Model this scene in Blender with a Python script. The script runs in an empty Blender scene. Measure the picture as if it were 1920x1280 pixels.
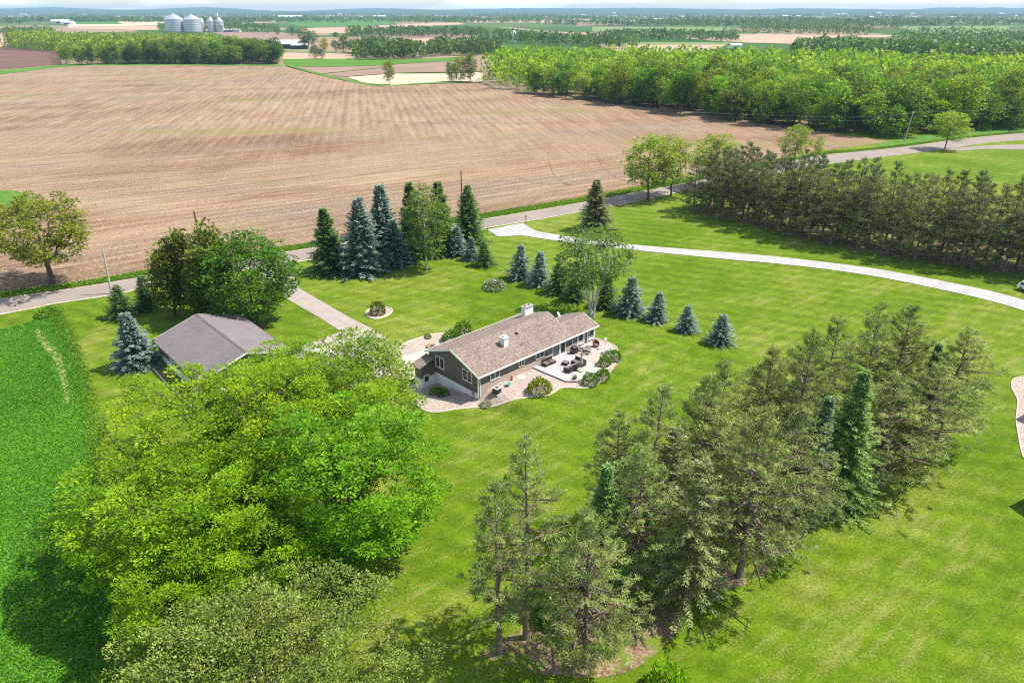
import bpy, bmesh, math, random
import numpy as np
from mathutils import Vector

S = bpy.context.scene
COL = S.collection
rnd = random.Random(7)
R = math.radians

# ------------------------------------------------------------------ camera, sky, sun, exposure
CAM_H = 45.0
FPX = 1331.0                      # focal length in pixels of a 1920 wide picture
PITCH = math.atan(622.0 / FPX)
cam_data = bpy.data.cameras.new('camera')
cam = bpy.data.objects.new('camera', cam_data)
COL.objects.link(cam)
cam.location = (0, 0, CAM_H)
cam.rotation_euler = (math.pi / 2 - PITCH, 0, 0)
cam_data.sensor_width = 36.0
cam_data.lens = 36.0 * FPX / 1920.0
cam_data.clip_start = 0.5
cam_data.clip_end = 60000
S.camera = cam

SUN_EL = R(56)
SUN_AZ = math.atan2(0.97, 0.20)
sun_vec = Vector((math.sin(SUN_AZ) * math.cos(SUN_EL), math.cos(SUN_AZ) * math.cos(SUN_EL), math.sin(SUN_EL)))
world = bpy.data.worlds.new('World')
S.world = world
world.use_nodes = True
wn = world.node_tree
for n in list(wn.nodes):
    wn.nodes.remove(n)
w_out = wn.nodes.new('ShaderNodeOutputWorld')
w_bg = wn.nodes.new('ShaderNodeBackground')
w_sky = wn.nodes.new('ShaderNodeTexSky')
w_sky.sky_type = 'NISHITA'
w_sky.sun_disc = False
w_sky.sun_elevation = SUN_EL
w_sky.sun_rotation = SUN_AZ
w_sky.altitude = 300
w_sky.air_density = 1.0
w_sky.dust_density = 0.6
w_bg.inputs['Strength'].default_value = 0.128
# thin streaky cloud over the whole sky
w_tc = wn.nodes.new('ShaderNodeTexCoord')
w_map = wn.nodes.new('ShaderNodeMapping')
w_map.inputs['Scale'].default_value = (3.0, 3.0, 30.0)
w_noise = wn.nodes.new('ShaderNodeTexNoise')
w_noise.inputs['Scale'].default_value = 1.6
w_noise.inputs['Detail'].default_value = 6
w_ramp = wn.nodes.new('ShaderNodeValToRGB')
w_ramp.color_ramp.elements[0].position = 0.50
w_ramp.color_ramp.elements[1].position = 0.66
w_mix = wn.nodes.new('ShaderNodeMixRGB')
w_mix.inputs['Color2'].default_value = (8.2, 8.6, 9.2, 1)
wn.links.new(w_tc.outputs['Generated'], w_map.inputs['Vector'])
wn.links.new(w_map.outputs['Vector'], w_noise.inputs['Vector'])
wn.links.new(w_noise.outputs['Fac'], w_ramp.inputs['Fac'])
wn.links.new(w_ramp.outputs['Color'], w_mix.inputs['Fac'])
wn.links.new(w_sky.outputs['Color'], w_mix.inputs['Color1'])
wn.links.new(w_mix.outputs['Color'], w_bg.inputs['Color'])
wn.links.new(w_bg.outputs['Background'], w_out.inputs['Surface'])

sun_data = bpy.data.lights.new('sun', 'SUN')
sun_data.energy = 5.0
sun_data.angle = R(0.53)
sun_data.color = (1.0, 0.94, 0.84)
sun = bpy.data.objects.new('sun', sun_data)
COL.objects.link(sun)
sun.rotation_euler = (-sun_vec).to_track_quat('-Z', 'Y').to_euler()
sun.location = (60, 20, 120)

S.view_settings.view_transform = 'Standard'
S.view_settings.look = 'None'
S.view_settings.gamma = 1
S.view_settings.use_curve_mapping = False
S.view_settings.exposure = 0.64
S.cycles.max_bounces = 5
S.cycles.diffuse_bounces = 3
S.cycles.transmission_bounces = 3
S.cycles.filter_width = 1.1
S.cycles.use_denoising = False
S.cycles.transparent_max_bounces = 4
S.cycles.volume_bounces = 0

# ------------------------------------------------------------------ survey helpers: picture point -> place on the ground
H_AZ = R(46.0)
HU = np.array((math.sin(H_AZ), math.cos(H_AZ)))      # along the house
HV = np.array((-HU[1], HU[0]))                       # across it, towards the drive


def ray(px, py, z=0.0):
    X = (px - 960) / FPX
    Y = -(py - 640) / FPX
    d = (X, math.cos(PITCH) + Y * math.sin(PITCH), -math.sin(PITCH) + Y * math.cos(PITCH))
    t = (CAM_H - z) / -d[2]
    return np.array((d[0] * t, d[1] * t))


HE = ray(740 + 655 / 4.174, 540 + 700 / 4.174, 3.35)  # tip of the eave at the near corner
HC = HE + HU * 0.35 + HV * 0.45                       # wall corner


def sst(a, b, x):
    t = np.clip((x - a) / (b - a), 0, 1)
    return t * t * (3 - 2 * t)


def hgt(x, y):
    """ground height: a low bank carries the patio side of the house, the drive side lies lower"""
    dx, dy = np.asarray(x) - HC[0], np.asarray(y) - HC[1]
    u = dx * HU[0] + dy * HU[1]
    v = dx * HV[0] + dy * HV[1]
    f = sst(-0.6, 2.4, u) * (1 - sst(26, 38, u)) * sst(-15, -5.5, v) * (1 - sst(0.5, 8, v))
    low = (0.3 + 1.15 * sst(0, 11, v)) * sst(-14, -1.5, u) * (1 - sst(-0.4, 1.6, u) * (1 - sst(7.5, 10.5, v))) * (1 - sst(14, 24, u)) * (1 - sst(16, 30, v)) * sst(-9, -1, v)
    return 0.85 * f - low


def gp(px, py):
    z = 0.0
    for _ in range(6):
        p = ray(px, py, z)
        z = float(hgt(p[0], p[1]))
    return np.array((p[0], p[1], z))


def Zp(zx, zy):                      # point read off the enlarged view of the house
    return 740 + zx / 4.174, 540 + zy / 4.174


def rise(base, topy):
    """height of an upright thing whose foot and top were read off the picture"""
    q = gp(*base)
    lo, hi = 0.0, 60.0
    for _ in range(40):
        m = (lo + hi) / 2
        w = q[1] * math.cos(PITCH) - (q[2] + m - CAM_H) * math.sin(PITCH)
        uu = q[1] * math.sin(PITCH) + (q[2] + m - CAM_H) * math.cos(PITCH)
        if 640 - FPX * uu / w > topy:
            lo = m
        else:
            hi = m
    return m


def smooth(pts, n=6, closed=False):
    P = [np.array(p, float) for p in pts]
    out = []
    N = len(P)
    rng = range(N if closed else N - 1)
    for i in rng:
        a = P[(i - 1) % N] if closed or i > 0 else P[0]
        b, c = P[i], P[(i + 1) % N]
        d = P[(i + 2) % N] if closed or i + 2 < N else P[-1]
        for k in range(n):
            t = k / n
            out.append(0.5 * ((2 * b) + (-a + c) * t + (2 * a - 5 * b + 4 * c - d) * t * t + (-a + 3 * b - 3 * c + d) * t ** 3))
    if not closed:
        out.append(P[-1])
    return out


# ------------------------------------------------------------------ materials
def newmat(name):
    m = bpy.data.materials.new(name)
    m.use_nodes = True
    nt = m.node_tree
    for n in list(nt.nodes):
        nt.nodes.remove(n)
    out = nt.nodes.new('ShaderNodeOutputMaterial')
    b = nt.nodes.new('ShaderNodeBsdfPrincipled')
    nt.links.new(b.outputs['BSDF'], out.inputs['Surface'])
    return m, nt, b, out


def c4(c):
    return (c[0], c[1], c[2], 1.0)


def N(nt, kind, **kw):
    n = nt.nodes.new(kind)
    for k, v in kw.items():
        if k in n.inputs:
            n.inputs[k].default_value = v
        else:
            setattr(n, k, v)
    return n


def coords(nt, scale=(1, 1, 1), rot=(0, 0, 0), kind='Object'):
    if kind == 'World':
        g = nt.nodes.new('ShaderNodeNewGeometry')
        src = g.outputs['Position']
    else:
        g = nt.nodes.new('ShaderNodeTexCoord')
        src = g.outputs[kind]
    mp = nt.nodes.new('ShaderNodeMapping')
    if rot[2]:                       # turn first, then stretch
        mp.vector_type = 'TEXTURE'
        scale = tuple(1.0 / max(c, 1e-6) for c in scale)
    mp.inputs['Scale'].default_value = scale
    mp.inputs['Rotation'].default_value = rot
    nt.links.new(src, mp.inputs['Vector'])
    return mp.outputs['Vector']


def noise(nt, vec, scale, detail=4, rough=0.55, dist=0.0):
    n = N(nt, 'ShaderNodeTexNoise', Scale=scale, Detail=detail, Roughness=rough, Distortion=dist)
    nt.links.new(vec, n.inputs['Vector'])
    return n.outputs['Fac']


def ramp(nt, fac, stops):
    r = nt.nodes.new('ShaderNodeValToRGB')
    els = r.color_ramp.elements
    while len(els) < len(stops):
        els.new(0.5)
    for e, (p, c) in zip(els, stops):
        e.position = p
        e.color = c4(c) if not isinstance(c, (int, float)) else (c, c, c, 1)
    nt.links.new(fac, r.inputs['Fac'])
    return r.outputs['Color']


def mixc(nt, a, b, fac, mode='MIX'):
    m = nt.nodes.new('ShaderNodeMixRGB')
    m.blend_type = mode
    for s, i in ((fac, 'Fac'), (a, 'Color1'), (b, 'Color2')):
        if isinstance(s, (int, float)):
            m.inputs[i].default_value = s if i == 'Fac' else (s, s, s, 1)
        elif isinstance(s, tuple):
            m.inputs[i].default_value = c4(s)
        else:
            nt.links.new(s, m.inputs[i])
    return m.outputs['Color']


def bump(nt, b, fac, strength, dist):
    n = N(nt, 'ShaderNodeBump', Strength=strength, Distance=dist)
    nt.links.new(fac, n.inputs['Height'])
    nt.links.new(n.outputs['Normal'], b.inputs['Normal'])


def plain(name, col, rough=0.7, var=0.12, scale=1.5, spec=0.3, metal=0.0, bmp=0.0, wscale=None):
    m, nt, b, out = newmat(name)
    v = coords(nt, wscale or (1, 1, 1))
    f = noise(nt, v, scale, 5)
    lo = tuple(c * (1 - var) for c in col)
    hi = tuple(min(1, c * (1 + var)) for c in col)
    nt.links.new(ramp(nt, f, [(0.3, lo), (0.7, hi)]), b.inputs['Base Color'])
    b.inputs['Roughness'].default_value = rough
    b.inputs['Metallic'].default_value = metal
    b.inputs['Specular IOR Level'].default_value = spec
    if bmp:
        bump(nt, b, noise(nt, v, scale * 6, 4), bmp, 0.05)
    return m


def leafmat(name, dark, mid, light, trans=0.35, rough=0.5, hue=0.008, val=0.10):
    """foliage: each leaf carries its own tint, each tree a small hue shift; light passes through the blade"""
    m, nt, b, out = newmat(name)
    at = N(nt, 'ShaderNodeAttribute', attribute_name='tint')
    col = ramp(nt, at.outputs['Fac'], [(0.0, dark), (0.5, mid), (1.0, light)])
    oi = nt.nodes.new('ShaderNodeObjectInfo')
    hs = nt.nodes.new('ShaderNodeHueSaturation')
    mr = N(nt, 'ShaderNodeMapRange')
    mr.inputs['To Min'].default_value = 0.5 - hue
    mr.inputs['To Max'].default_value = 0.5 + hue
    mv = N(nt, 'ShaderNodeMapRange')
    mv.inputs['To Min'].default_value = 1 - val
    mv.inputs['To Max'].default_value = 1 + val
    sn = N(nt, 'ShaderNodeMath', operation='FRACT')
    ml = N(nt, 'ShaderNodeMath', operation='MULTIPLY')
    ml.inputs[1].default_value = 7.31
    nt.links.new(oi.outputs['Random'], mr.inputs['Value'])
    nt.links.new(oi.outputs['Random'], ml.inputs[0])
    nt.links.new(ml.outputs[0], sn.inputs[0])
    nt.links.new(sn.outputs[0], mv.inputs['Value'])
    nt.links.new(mr.outputs['Result'], hs.inputs['Hue'])
    nt.links.new(mv.outputs['Result'], hs.inputs['Value'])
    nt.links.new(col, hs.inputs['Color'])
    nt.links.new(hs.outputs['Color'], b.inputs['Base Color'])
    b.inputs['Roughness'].default_value = rough
    b.inputs['Specular IOR Level'].default_value = 0.25
    if trans > 0:
        tr = nt.nodes.new('ShaderNodeBsdfTranslucent')
        nt.links.new(mixc(nt, hs.outputs['Color'], (1.0, 0.95, 0.25), 1.0, 'MULTIPLY'), tr.inputs['Color'])
        mx = nt.nodes.new('ShaderNodeMixShader')
        mx.inputs['Fac'].default_value = trans
        nt.links.new(b.outputs['BSDF'], mx.inputs[1])
        nt.links.new(tr.outputs['BSDF'], mx.inputs[2])
        nt.links.new(mx.outputs['Shader'], out.inputs['Surface'])
    return m


M = {}


def lawn_material(name):
    m, nt, b, out = newmat(name)
    v = coords(nt, kind='World')
    big = noise(nt, v, 0.05, 4, 0.6, 0.8)
    mid = noise(nt, v, 0.55, 5, 0.7)
    streak = noise(nt, coords(nt, (0.3, 1.6, 1), (0, 0, R(38)), 'World'), 0.5, 5, 0.7)
    fine = noise(nt, v, 4.5, 4, 0.9)
    f = mixc(nt, mixc(nt, mid, big, 0.38), fine, 0.5)
    col = ramp(nt, f, [(0.33, (0.028, 0.078, 0.003)), (0.47, (0.088, 0.162, 0.004)), (0.57, (0.160, 0.238, 0.009)), (0.68, (0.260, 0.300, 0.036))])
    dry = ramp(nt, mixc(nt, mixc(nt, streak, big, 0.4), fine, 0.42), [(0.505, 0.0), (0.60, 0.85)])
    col = mixc(nt, col, (0.30, 0.285, 0.085), dry)
    # mowing passes
    for ang, sc, k in ((R(-24), 0.088, 0.24),):
        w = N(nt, 'ShaderNodeTexWave', Scale=sc, Distortion=0.8, Detail=2)
        w.bands_direction = 'Y'
        w.inputs['Detail Scale'].default_value = 0.3
        nt.links.new(coords(nt, (1, 1.001, 1), (0, 0, ang), 'World'), w.inputs['Vector'])
        col = mixc(nt, col, mixc(nt, col, 0.72, 1.0, 'MULTIPLY'), ramp(nt, w.outputs['Fac'], [(0.3, 0.0), (0.7, k * 2)]))
    nt.links.new(col, b.inputs['Base Color'])
    b.inputs['Roughness'].default_value = 0.9
    b.inputs['Specular IOR Level'].default_value = 0.08
    bump(nt, b, mixc(nt, fine, noise(nt, v, 16, 2), 0.5), 0.9, 0.15)
    return m


M['lawn'] = lawn_material('mown_grass')
M['crop_ground'] = plain('crop_floor', (0.07, 0.20, 0.008), 0.9, 0.35, 2.5)
M['verge_ground'] = plain('verge_grass_ground', (0.075, 0.17, 0.010), 0.9, 0.4, 0.6)


def field_material():
    m, nt, b, out = newmat('tilled_soil')
    v = coords(nt, kind='World')
    pos = nt.nodes.new('ShaderNodeSeparateXYZ')
    nt.links.new(v, pos.inputs[0])
    fine = noise(nt, v, 1.6, 4, 0.9)
    warp = noise(nt, v, 0.012, 3, 0.6)
    # the near half is worked along the road, the far half away from it
    sel = N(nt, 'ShaderNodeMapRange')
    sel.inputs['From Min'].default_value = 215
    sel.inputs['From Max'].default_value = 330
    mad = N(nt, 'ShaderNodeMath', operation='MULTIPLY_ADD')
    mad.inputs[1].default_value = 230.0
    nt.links.new(warp, mad.inputs[0])
    sub = N(nt, 'ShaderNodeMath', operation='SUBTRACT')
    sub.inputs[1].default_value = 115.0
    nt.links.new(mad.outputs[0], sub.inputs[0])
    nt.links.new(pos.outputs['Y'], mad.inputs[2])
    nt.links.new(sub.outputs[0], sel.inputs['Value'])
    outs = []
    for ang, wl_ in ((R(33), 0.5), (R(101), 0.5)):
        rows = coords(nt, (0.13, 1.0, 1), (0, 0, ang), 'World')
        st = noise(nt, rows, 0.22, 4, 0.7, 0.3)
        st2 = noise(nt, rows, 1.1, 3, 0.8)
        w = N(nt, 'ShaderNodeTexWave', Scale=0.085, Distortion=3.0, Detail=2)
        w.bands_direction = 'Y'
        w.inputs['Detail Scale'].default_value = 0.5
        nt.links.new(coords(nt, (0.12, 1.0, 1), (0, 0, ang), 'World'), w.inputs['Vector'])
        outs.append(mixc(nt, mixc(nt, st, st2, 0.45), w.outputs['Fac'], 0.07))
    rowf = mixc(nt, outs[0], outs[1], sel.outputs['Result'])
    big = noise(nt, coords(nt, (0.35, 1.0, 1), (0, 0, R(20)), 'World'), 0.02, 4, 0.62, 1.2)
    col = ramp(nt, big, [(0.33, (0.190, 0.112, 0.066)), (0.45, (0.275, 0.185, 0.118)), (0.66, (0.345, 0.245, 0.160))])
    band = noise(nt, coords(nt, (0.12, 1.0, 1), (0, 0, R(24)), 'World'), 0.045, 4, 0.65, 0.8)
    col = mixc(nt, col, (0.265, 0.140, 0.075), ramp(nt, band, [(0.30, 0.7), (0.44, 0.0)]))
    col = mixc(nt, col, (0.225, 0.185, 0.150), ramp(nt, band, [(0.54, 0.0), (0.68, 0.75)]))
    f2 = mixc(nt, rowf, fine, 0.6)
    col = mixc(nt, col, (0.105, 0.062, 0.042), ramp(nt, f2, [(0.39, 0.9), (0.49, 0.0)]))
    col = mixc(nt, col, (0.50, 0.385, 0.265), ramp(nt, f2, [(0.50, 0.0), (0.60, 1.0)]))
    weeds = noise(nt, coords(nt, (0.3, 1, 1), (0, 0, R(6)), 'World'), 0.022, 4, 0.65)
    col = mixc(nt, col, (0.22, 0.22, 0.07), ramp(nt, weeds, [(0.57, 0.0), (0.68, 0.6)]))
    nt.links.new(mixc(nt, col, (0.86, 0.84, 0.82), 1.0, 'MULTIPLY'), b.inputs['Base Color'])
    b.inputs['Roughness'].default_value = 0.95
    b.inputs['Specular IOR Level'].default_value = 0.05
    bump(nt, b, f2, 0.8, 0.3)
    return m


M['field'] = field_material()


def gravel_material(name, stops, scale, bmp=0.8, big=0.25):
    m, nt, b, out = newmat(name)
    v = coords(nt, kind='World')
    vo = N(nt, 'ShaderNodeTexVoronoi', Scale=scale)
    nt.links.new(v, vo.inputs['Vector'])
    hsv = nt.nodes.new('ShaderNodeSeparateColor')
    nt.links.new(vo.outputs['Color'], hsv.inputs['Color'])
    f = mixc(nt, hsv.outputs[0], noise(nt, v, 0.7, 4, 0.6), big)
    nt.links.new(ramp(nt, f, stops), b.inputs['Base Color'])
    b.inputs['Roughness'].default_value = 0.9
    b.inputs['Specular IOR Level'].default_value = 0.15
    bump(nt, b, vo.outputs['Distance'], -bmp, 0.06)
    return m


M['gravel'] = gravel_material('landscape_gravel', [(0.12, (0.135, 0.10, 0.085)), (0.42, (0.34, 0.265, 0.225)), (0.9, (0.56, 0.475, 0.42))], 14.0)
M['old_drive'] = gravel_material('worn_drive', [(0.2, (0.24, 0.20, 0.175)), (0.5, (0.335, 0.29, 0.255)), (0.8, (0.42, 0.37, 0.33))], 14.0, 0.15, 0.75)
M['apron'] = plain('apron_concrete', (0.46, 0.40, 0.34), 0.85, 0.08, 0.7)
M['concrete'] = plain('new_concrete', (0.36, 0.352, 0.34), 0.8, 0.16, 0.5)
M['kerb'] = plain('edging_stone', (0.52, 0.45, 0.36), 0.85, 0.12, 3)


def road_material():
    m, nt, b, out = newmat('worn_asphalt')
    v = coords(nt, kind='World')
    f = mixc(nt, noise(nt, v, 0.12, 4, 0.6), noise(nt, v, 2.5, 4, 0.8), 0.5)
    col = ramp(nt, f, [(0.3, (0.20, 0.165, 0.140)), (0.7, (0.32, 0.27, 0.235))])
    nt.links.new(col, b.inputs['Base Color'])
    b.inputs['Roughness'].default_value = 0.9
    b.inputs['Specular IOR Level'].default_value = 0.2
    return m


M['road'] = road_material()
M['shoulder'] = plain('gravel_shoulder', (0.42, 0.37, 0.28), 0.95, 0.25, 1.2)
M['litter'] = gravel_material('pine_needle_litter', [(0.15, (0.045, 0.028, 0.018)), (0.45, (0.17, 0.105, 0.068)), (0.62, (0.30, 0.21, 0.14)), (0.9, (0.40, 0.31, 0.22))], 7.0, 0.6, 0.7)
_nt = M['litter'].node_tree
_b = [n for n in _nt.nodes if n.type == 'BSDF_PRINCIPLED'][0]
_c = _b.inputs['Base Color'].links[0].from_socket
_v = coords(_nt, kind='World')
_nt.links.new(mixc(_nt, _c, mixc(_nt, (0.06, 0.125, 0.006), (0.19, 0.23, 0.03), noise(_nt, _v, 3.0, 4, 0.8)), ramp(_nt, noise(_nt, _v, 0.28, 5, 0.7), [(0.44, 0.0), (0.54, 1.0)])), _b.inputs['Base Color'])


def far_ground_material():
    m, nt, b, out = newmat('farmland')
    v = coords(nt, (1, 0.45, 1), (0, 0, R(14)), 'World')
    vo = N(nt, 'ShaderNodeTexVoronoi', Scale=0.0042)
    vo.distance = 'CHEBYCHEV'
    nt.links.new(v, vo.inputs['Vector'])
    sp = nt.nodes.new('ShaderNodeSeparateColor')
    nt.links.new(vo.outputs['Color'], sp.inputs['Color'])
    col = ramp(nt, sp.outputs[0], [(0.0, (0.055, 0.13, 0.022)), (0.3, (0.09, 0.17, 0.035)), (0.34, (0.30, 0.225, 0.15)), (0.55, (0.36, 0.27, 0.19)), (0.6, (0.10, 0.15, 0.04)), (0.8, (0.44, 0.37, 0.25)), (0.86, (0.07, 0.12, 0.03))])
    for e in nt.nodes:
        if e.type == 'VALTORGB' and len(e.color_ramp.elements) == 7:
            e.color_ramp.interpolation = 'CONSTANT'
    n = noise(nt, coords(nt, kind='World'), 0.02, 4)
    col = mixc(nt, col, mixc(nt, col, 0.7, 1.0, 'MULTIPLY'), ramp(nt, n, [(0.4, 0.0), (0.7, 0.8)]))
    nt.links.new(col, b.inputs['Base Color'])
    b.inputs['Roughness'].default_value = 0.95
    b.inputs['Specular IOR Level'].default_value = 0.05
    return m


M['farmland'] = far_ground_material()


def far_field_mat(name, col, var=0.22, ang=10):
    m, nt, b, out = newmat(name)
    f = noise(nt, coords(nt, (0.25, 1, 1), (0, 0, R(ang)), 'World'), 0.05, 5, 0.65)
    nt.links.new(ramp(nt, f, [(0.3, tuple(c * (1 - var) for c in col)), (0.7, tuple(c * (1 + var) for c in col))]), b.inputs['Base Color'])
    b.inputs['Roughness'].default_value = 0.95
    b.inputs['Specular IOR Level'].default_value = 0.05
    return m


for nm, c in dict(tan=(0.40, 0.29, 0.20), brown=(0.155, 0.090, 0.072), mauve=(0.26, 0.18, 0.135), pale=(0.48, 0.40, 0.28), green=(0.075, 0.18, 0.035), sage=(0.17, 0.22, 0.085), grass=(0.085, 0.19, 0.025)).items():
    M['ff_' + nm] = far_field_mat('far_' + nm, c)

# foliage (dark, mid, light)
M['leaf_yellow'] = leafmat('walnut_leaf', (0.095, 0.200, 0.004), (0.245, 0.440, 0.008), (0.470, 0.640, 0.022), 0.52)
M['leaf_bright'] = leafmat('ash_leaf', (0.070, 0.190, 0.004), (0.165, 0.380, 0.008), (0.310, 0.550, 0.018), 0.5)
M['leaf_light'] = leafmat('young_leaf', (0.110, 0.200, 0.020), (0.240, 0.360, 0.040), (0.420, 0.500, 0.100), 0.48)
M['leaf_olive'] = leafmat('elm_leaf', (0.095, 0.155, 0.022), (0.265, 0.355, 0.055), (0.480, 0.560, 0.160), 0.45)
M['leaf_dark'] = leafmat('maple_leaf', (0.045, 0.110, 0.008), (0.095, 0.215, 0.014), (0.190, 0.340, 0.030), 0.42)
M['leaf_cedar'] = leafmat('cedar_spray', (0.055, 0.095, 0.007), (0.120, 0.180, 0.012), (0.250, 0.280, 0.028), 0.35)
M['leaf_oak'] = leafmat('oak_leaf', (0.085, 0.120, 0.008), (0.190, 0.240, 0.015), (0.350, 0.380, 0.040), 0.42)
M['leaf_birch'] = leafmat('birch_leaf', (0.065, 0.130, 0.016), (0.140, 0.235, 0.030), (0.270, 0.360, 0.070), 0.45)
M['leaf_locust'] = leafmat('locust_leaf', (0.160, 0.250, 0.018), (0.300, 0.430, 0.032), (0.460, 0.560, 0.070), 0.5)
M['leaf_wood'] = leafmat('woodland_leaf', (0.058, 0.130, 0.007), (0.175, 0.305, 0.014), (0.360, 0.500, 0.034), 0.47, hue=0.03, val=0.48)
M['leaf_mixed'] = leafmat('mixed_wood_leaf', (0.042, 0.100, 0.010), (0.125, 0.225, 0.016), (0.270, 0.380, 0.036), 0.42, hue=0.03, val=0.45)
M['leaf_far'] = leafmat('far_leaf', (0.045, 0.095, 0.018), (0.100, 0.185, 0.028), (0.200, 0.310, 0.050), 0.3)
M['leaf_gold'] = leafmat('golden_leaf', (0.26, 0.20, 0.01), (0.46, 0.38, 0.015), (0.60, 0.52, 0.03), 0.3)
M['needle_pine'] = leafmat('pine_needle', (0.075, 0.118, 0.030), (0.235, 0.315, 0.090), (0.540, 0.610, 0.220), 0.38, val=0.18)
M['needle_red'] = leafmat('windbreak_needle', (0.062, 0.090, 0.034), (0.165, 0.205, 0.080), (0.380, 0.400, 0.170), 0.3, val=0.18)
M['needle_green'] = leafmat('spruce_needle', (0.040, 0.092, 0.016), (0.098, 0.195, 0.038), (0.210, 0.320, 0.080), 0.26, val=0.15)
M['needle_bright'] = leafmat('norway_spruce_needle', (0.085, 0.170, 0.030), (0.200, 0.340, 0.075), (0.370, 0.500, 0.160), 0.36, val=0.12)
M['needle_blue'] = leafmat('blue_spruce_needle', (0.055, 0.098, 0.080), (0.150, 0.235, 0.195), (0.360, 0.460, 0.400), 0.18, val=0.12)
M['needle_olive'] = leafmat('old_spruce_needle', (0.080, 0.110, 0.030), (0.200, 0.240, 0.080), (0.400, 0.440, 0.180), 0.3, val=0.12)
M['needle_grey'] = leafmat('grey_spruce_needle', (0.045, 0.090, 0.040), (0.125, 0.210, 0.100), (0.28, 0.38, 0.21), 0.2)
M['crop'] = leafmat('alfalfa', (0.055, 0.180, 0.008), (0.115, 0.325, 0.016), (0.210, 0.460, 0.035), 0.46)
M['weed'] = leafmat('tall_grass', (0.090, 0.200, 0.010), (0.170, 0.340, 0.016), (0.320, 0.460, 0.045), 0.45)
M['shrub'] = leafmat('shrub_leaf', (0.045, 0.125, 0.010), (0.110, 0.255, 0.020), (0.230, 0.400, 0.050), 0.38)
M['shrub_gold'] = leafmat('spirea_leaf', (0.080, 0.140, 0.012), (0.200, 0.300, 0.022), (0.520, 0.520, 0.060), 0.35)
M['blossom'] = leafmat('blossom_shrub', (0.07, 0.11, 0.03), (0.24, 0.29, 0.15), (0.62, 0.62, 0.52), 0.2)
M['bark'] = plain('bark_brown', (0.115, 0.085, 0.062), 0.9, 0.35, 4, 0.1, bmp=0.6)
M['bark_pine'] = plain('bark_pine', (0.20, 0.145, 0.115), 0.9, 0.35, 4, 0.1, bmp=0.6)
M['bark_birch'] = plain('bark_birch', (0.55, 0.52, 0.47), 0.8, 0.3, 5, 0.2)
M['twig'] = plain('dead_twig', (0.30, 0.26, 0.23), 0.9, 0.2, 4, 0.1)


# ------------------------------------------------------------------ mesh helpers
def link(o, parent=None):
    COL.objects.link(o)
    if parent is not None:
        o.parent = parent
    return o


def tag(o, label=None, cat=None, group=None, kind=None):
    if label:
        o['label'] = label
    if cat:
        o['category'] = cat
    if group:
        o['group'] = group
    if kind:
        o['kind'] = kind
    return o


def thing(name, loc, label, cat, group=None, rz=0.0, scale=1.0):
    e = bpy.data.objects.new(name, None)
    e.empty_display_size = 0.3
    e.location = tuple(float(c) for c in loc)
    e.rotation_euler = (0, 0, rz)
    if isinstance(scale, (tuple, list)):
        e.scale = scale
    else:
        e.scale = (scale,) * 3
    COL.objects.link(e)
    return tag(e, label, cat, group)


def np_mesh(name, verts, faces, mat, tint=None, smooth_shade=False):
    """verts (n,3), faces (m,k) -> mesh"""
    me = bpy.data.meshes.new(name)
    verts = np.asarray(verts, np.float32)
    faces = np.asarray(faces, np.int32)
    m, k = faces.shape
    me.vertices.add(len(verts))
    me.vertices.foreach_set('co', verts.ravel())
    me.loops.add(m * k)
    me.loops.foreach_set('vertex_index', faces.ravel())
    me.polygons.add(m)
    me.polygons.foreach_set('loop_start', np.arange(0, m * k, k, dtype=np.int32))
    if smooth_shade:
        me.polygons.foreach_set('use_smooth', np.ones(m, bool))
    if tint is not None:
        a = me.attributes.new('tint', 'FLOAT', 'POINT')
        a.data.foreach_set('value', np.asarray(tint, np.float32))
    me.update(calc_edges=True)
    me.validate()
    me.materials.append(mat)
    return me


def obj(name, me, parent=None):
    return link(bpy.data.objects.new(name, me), parent)


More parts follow.
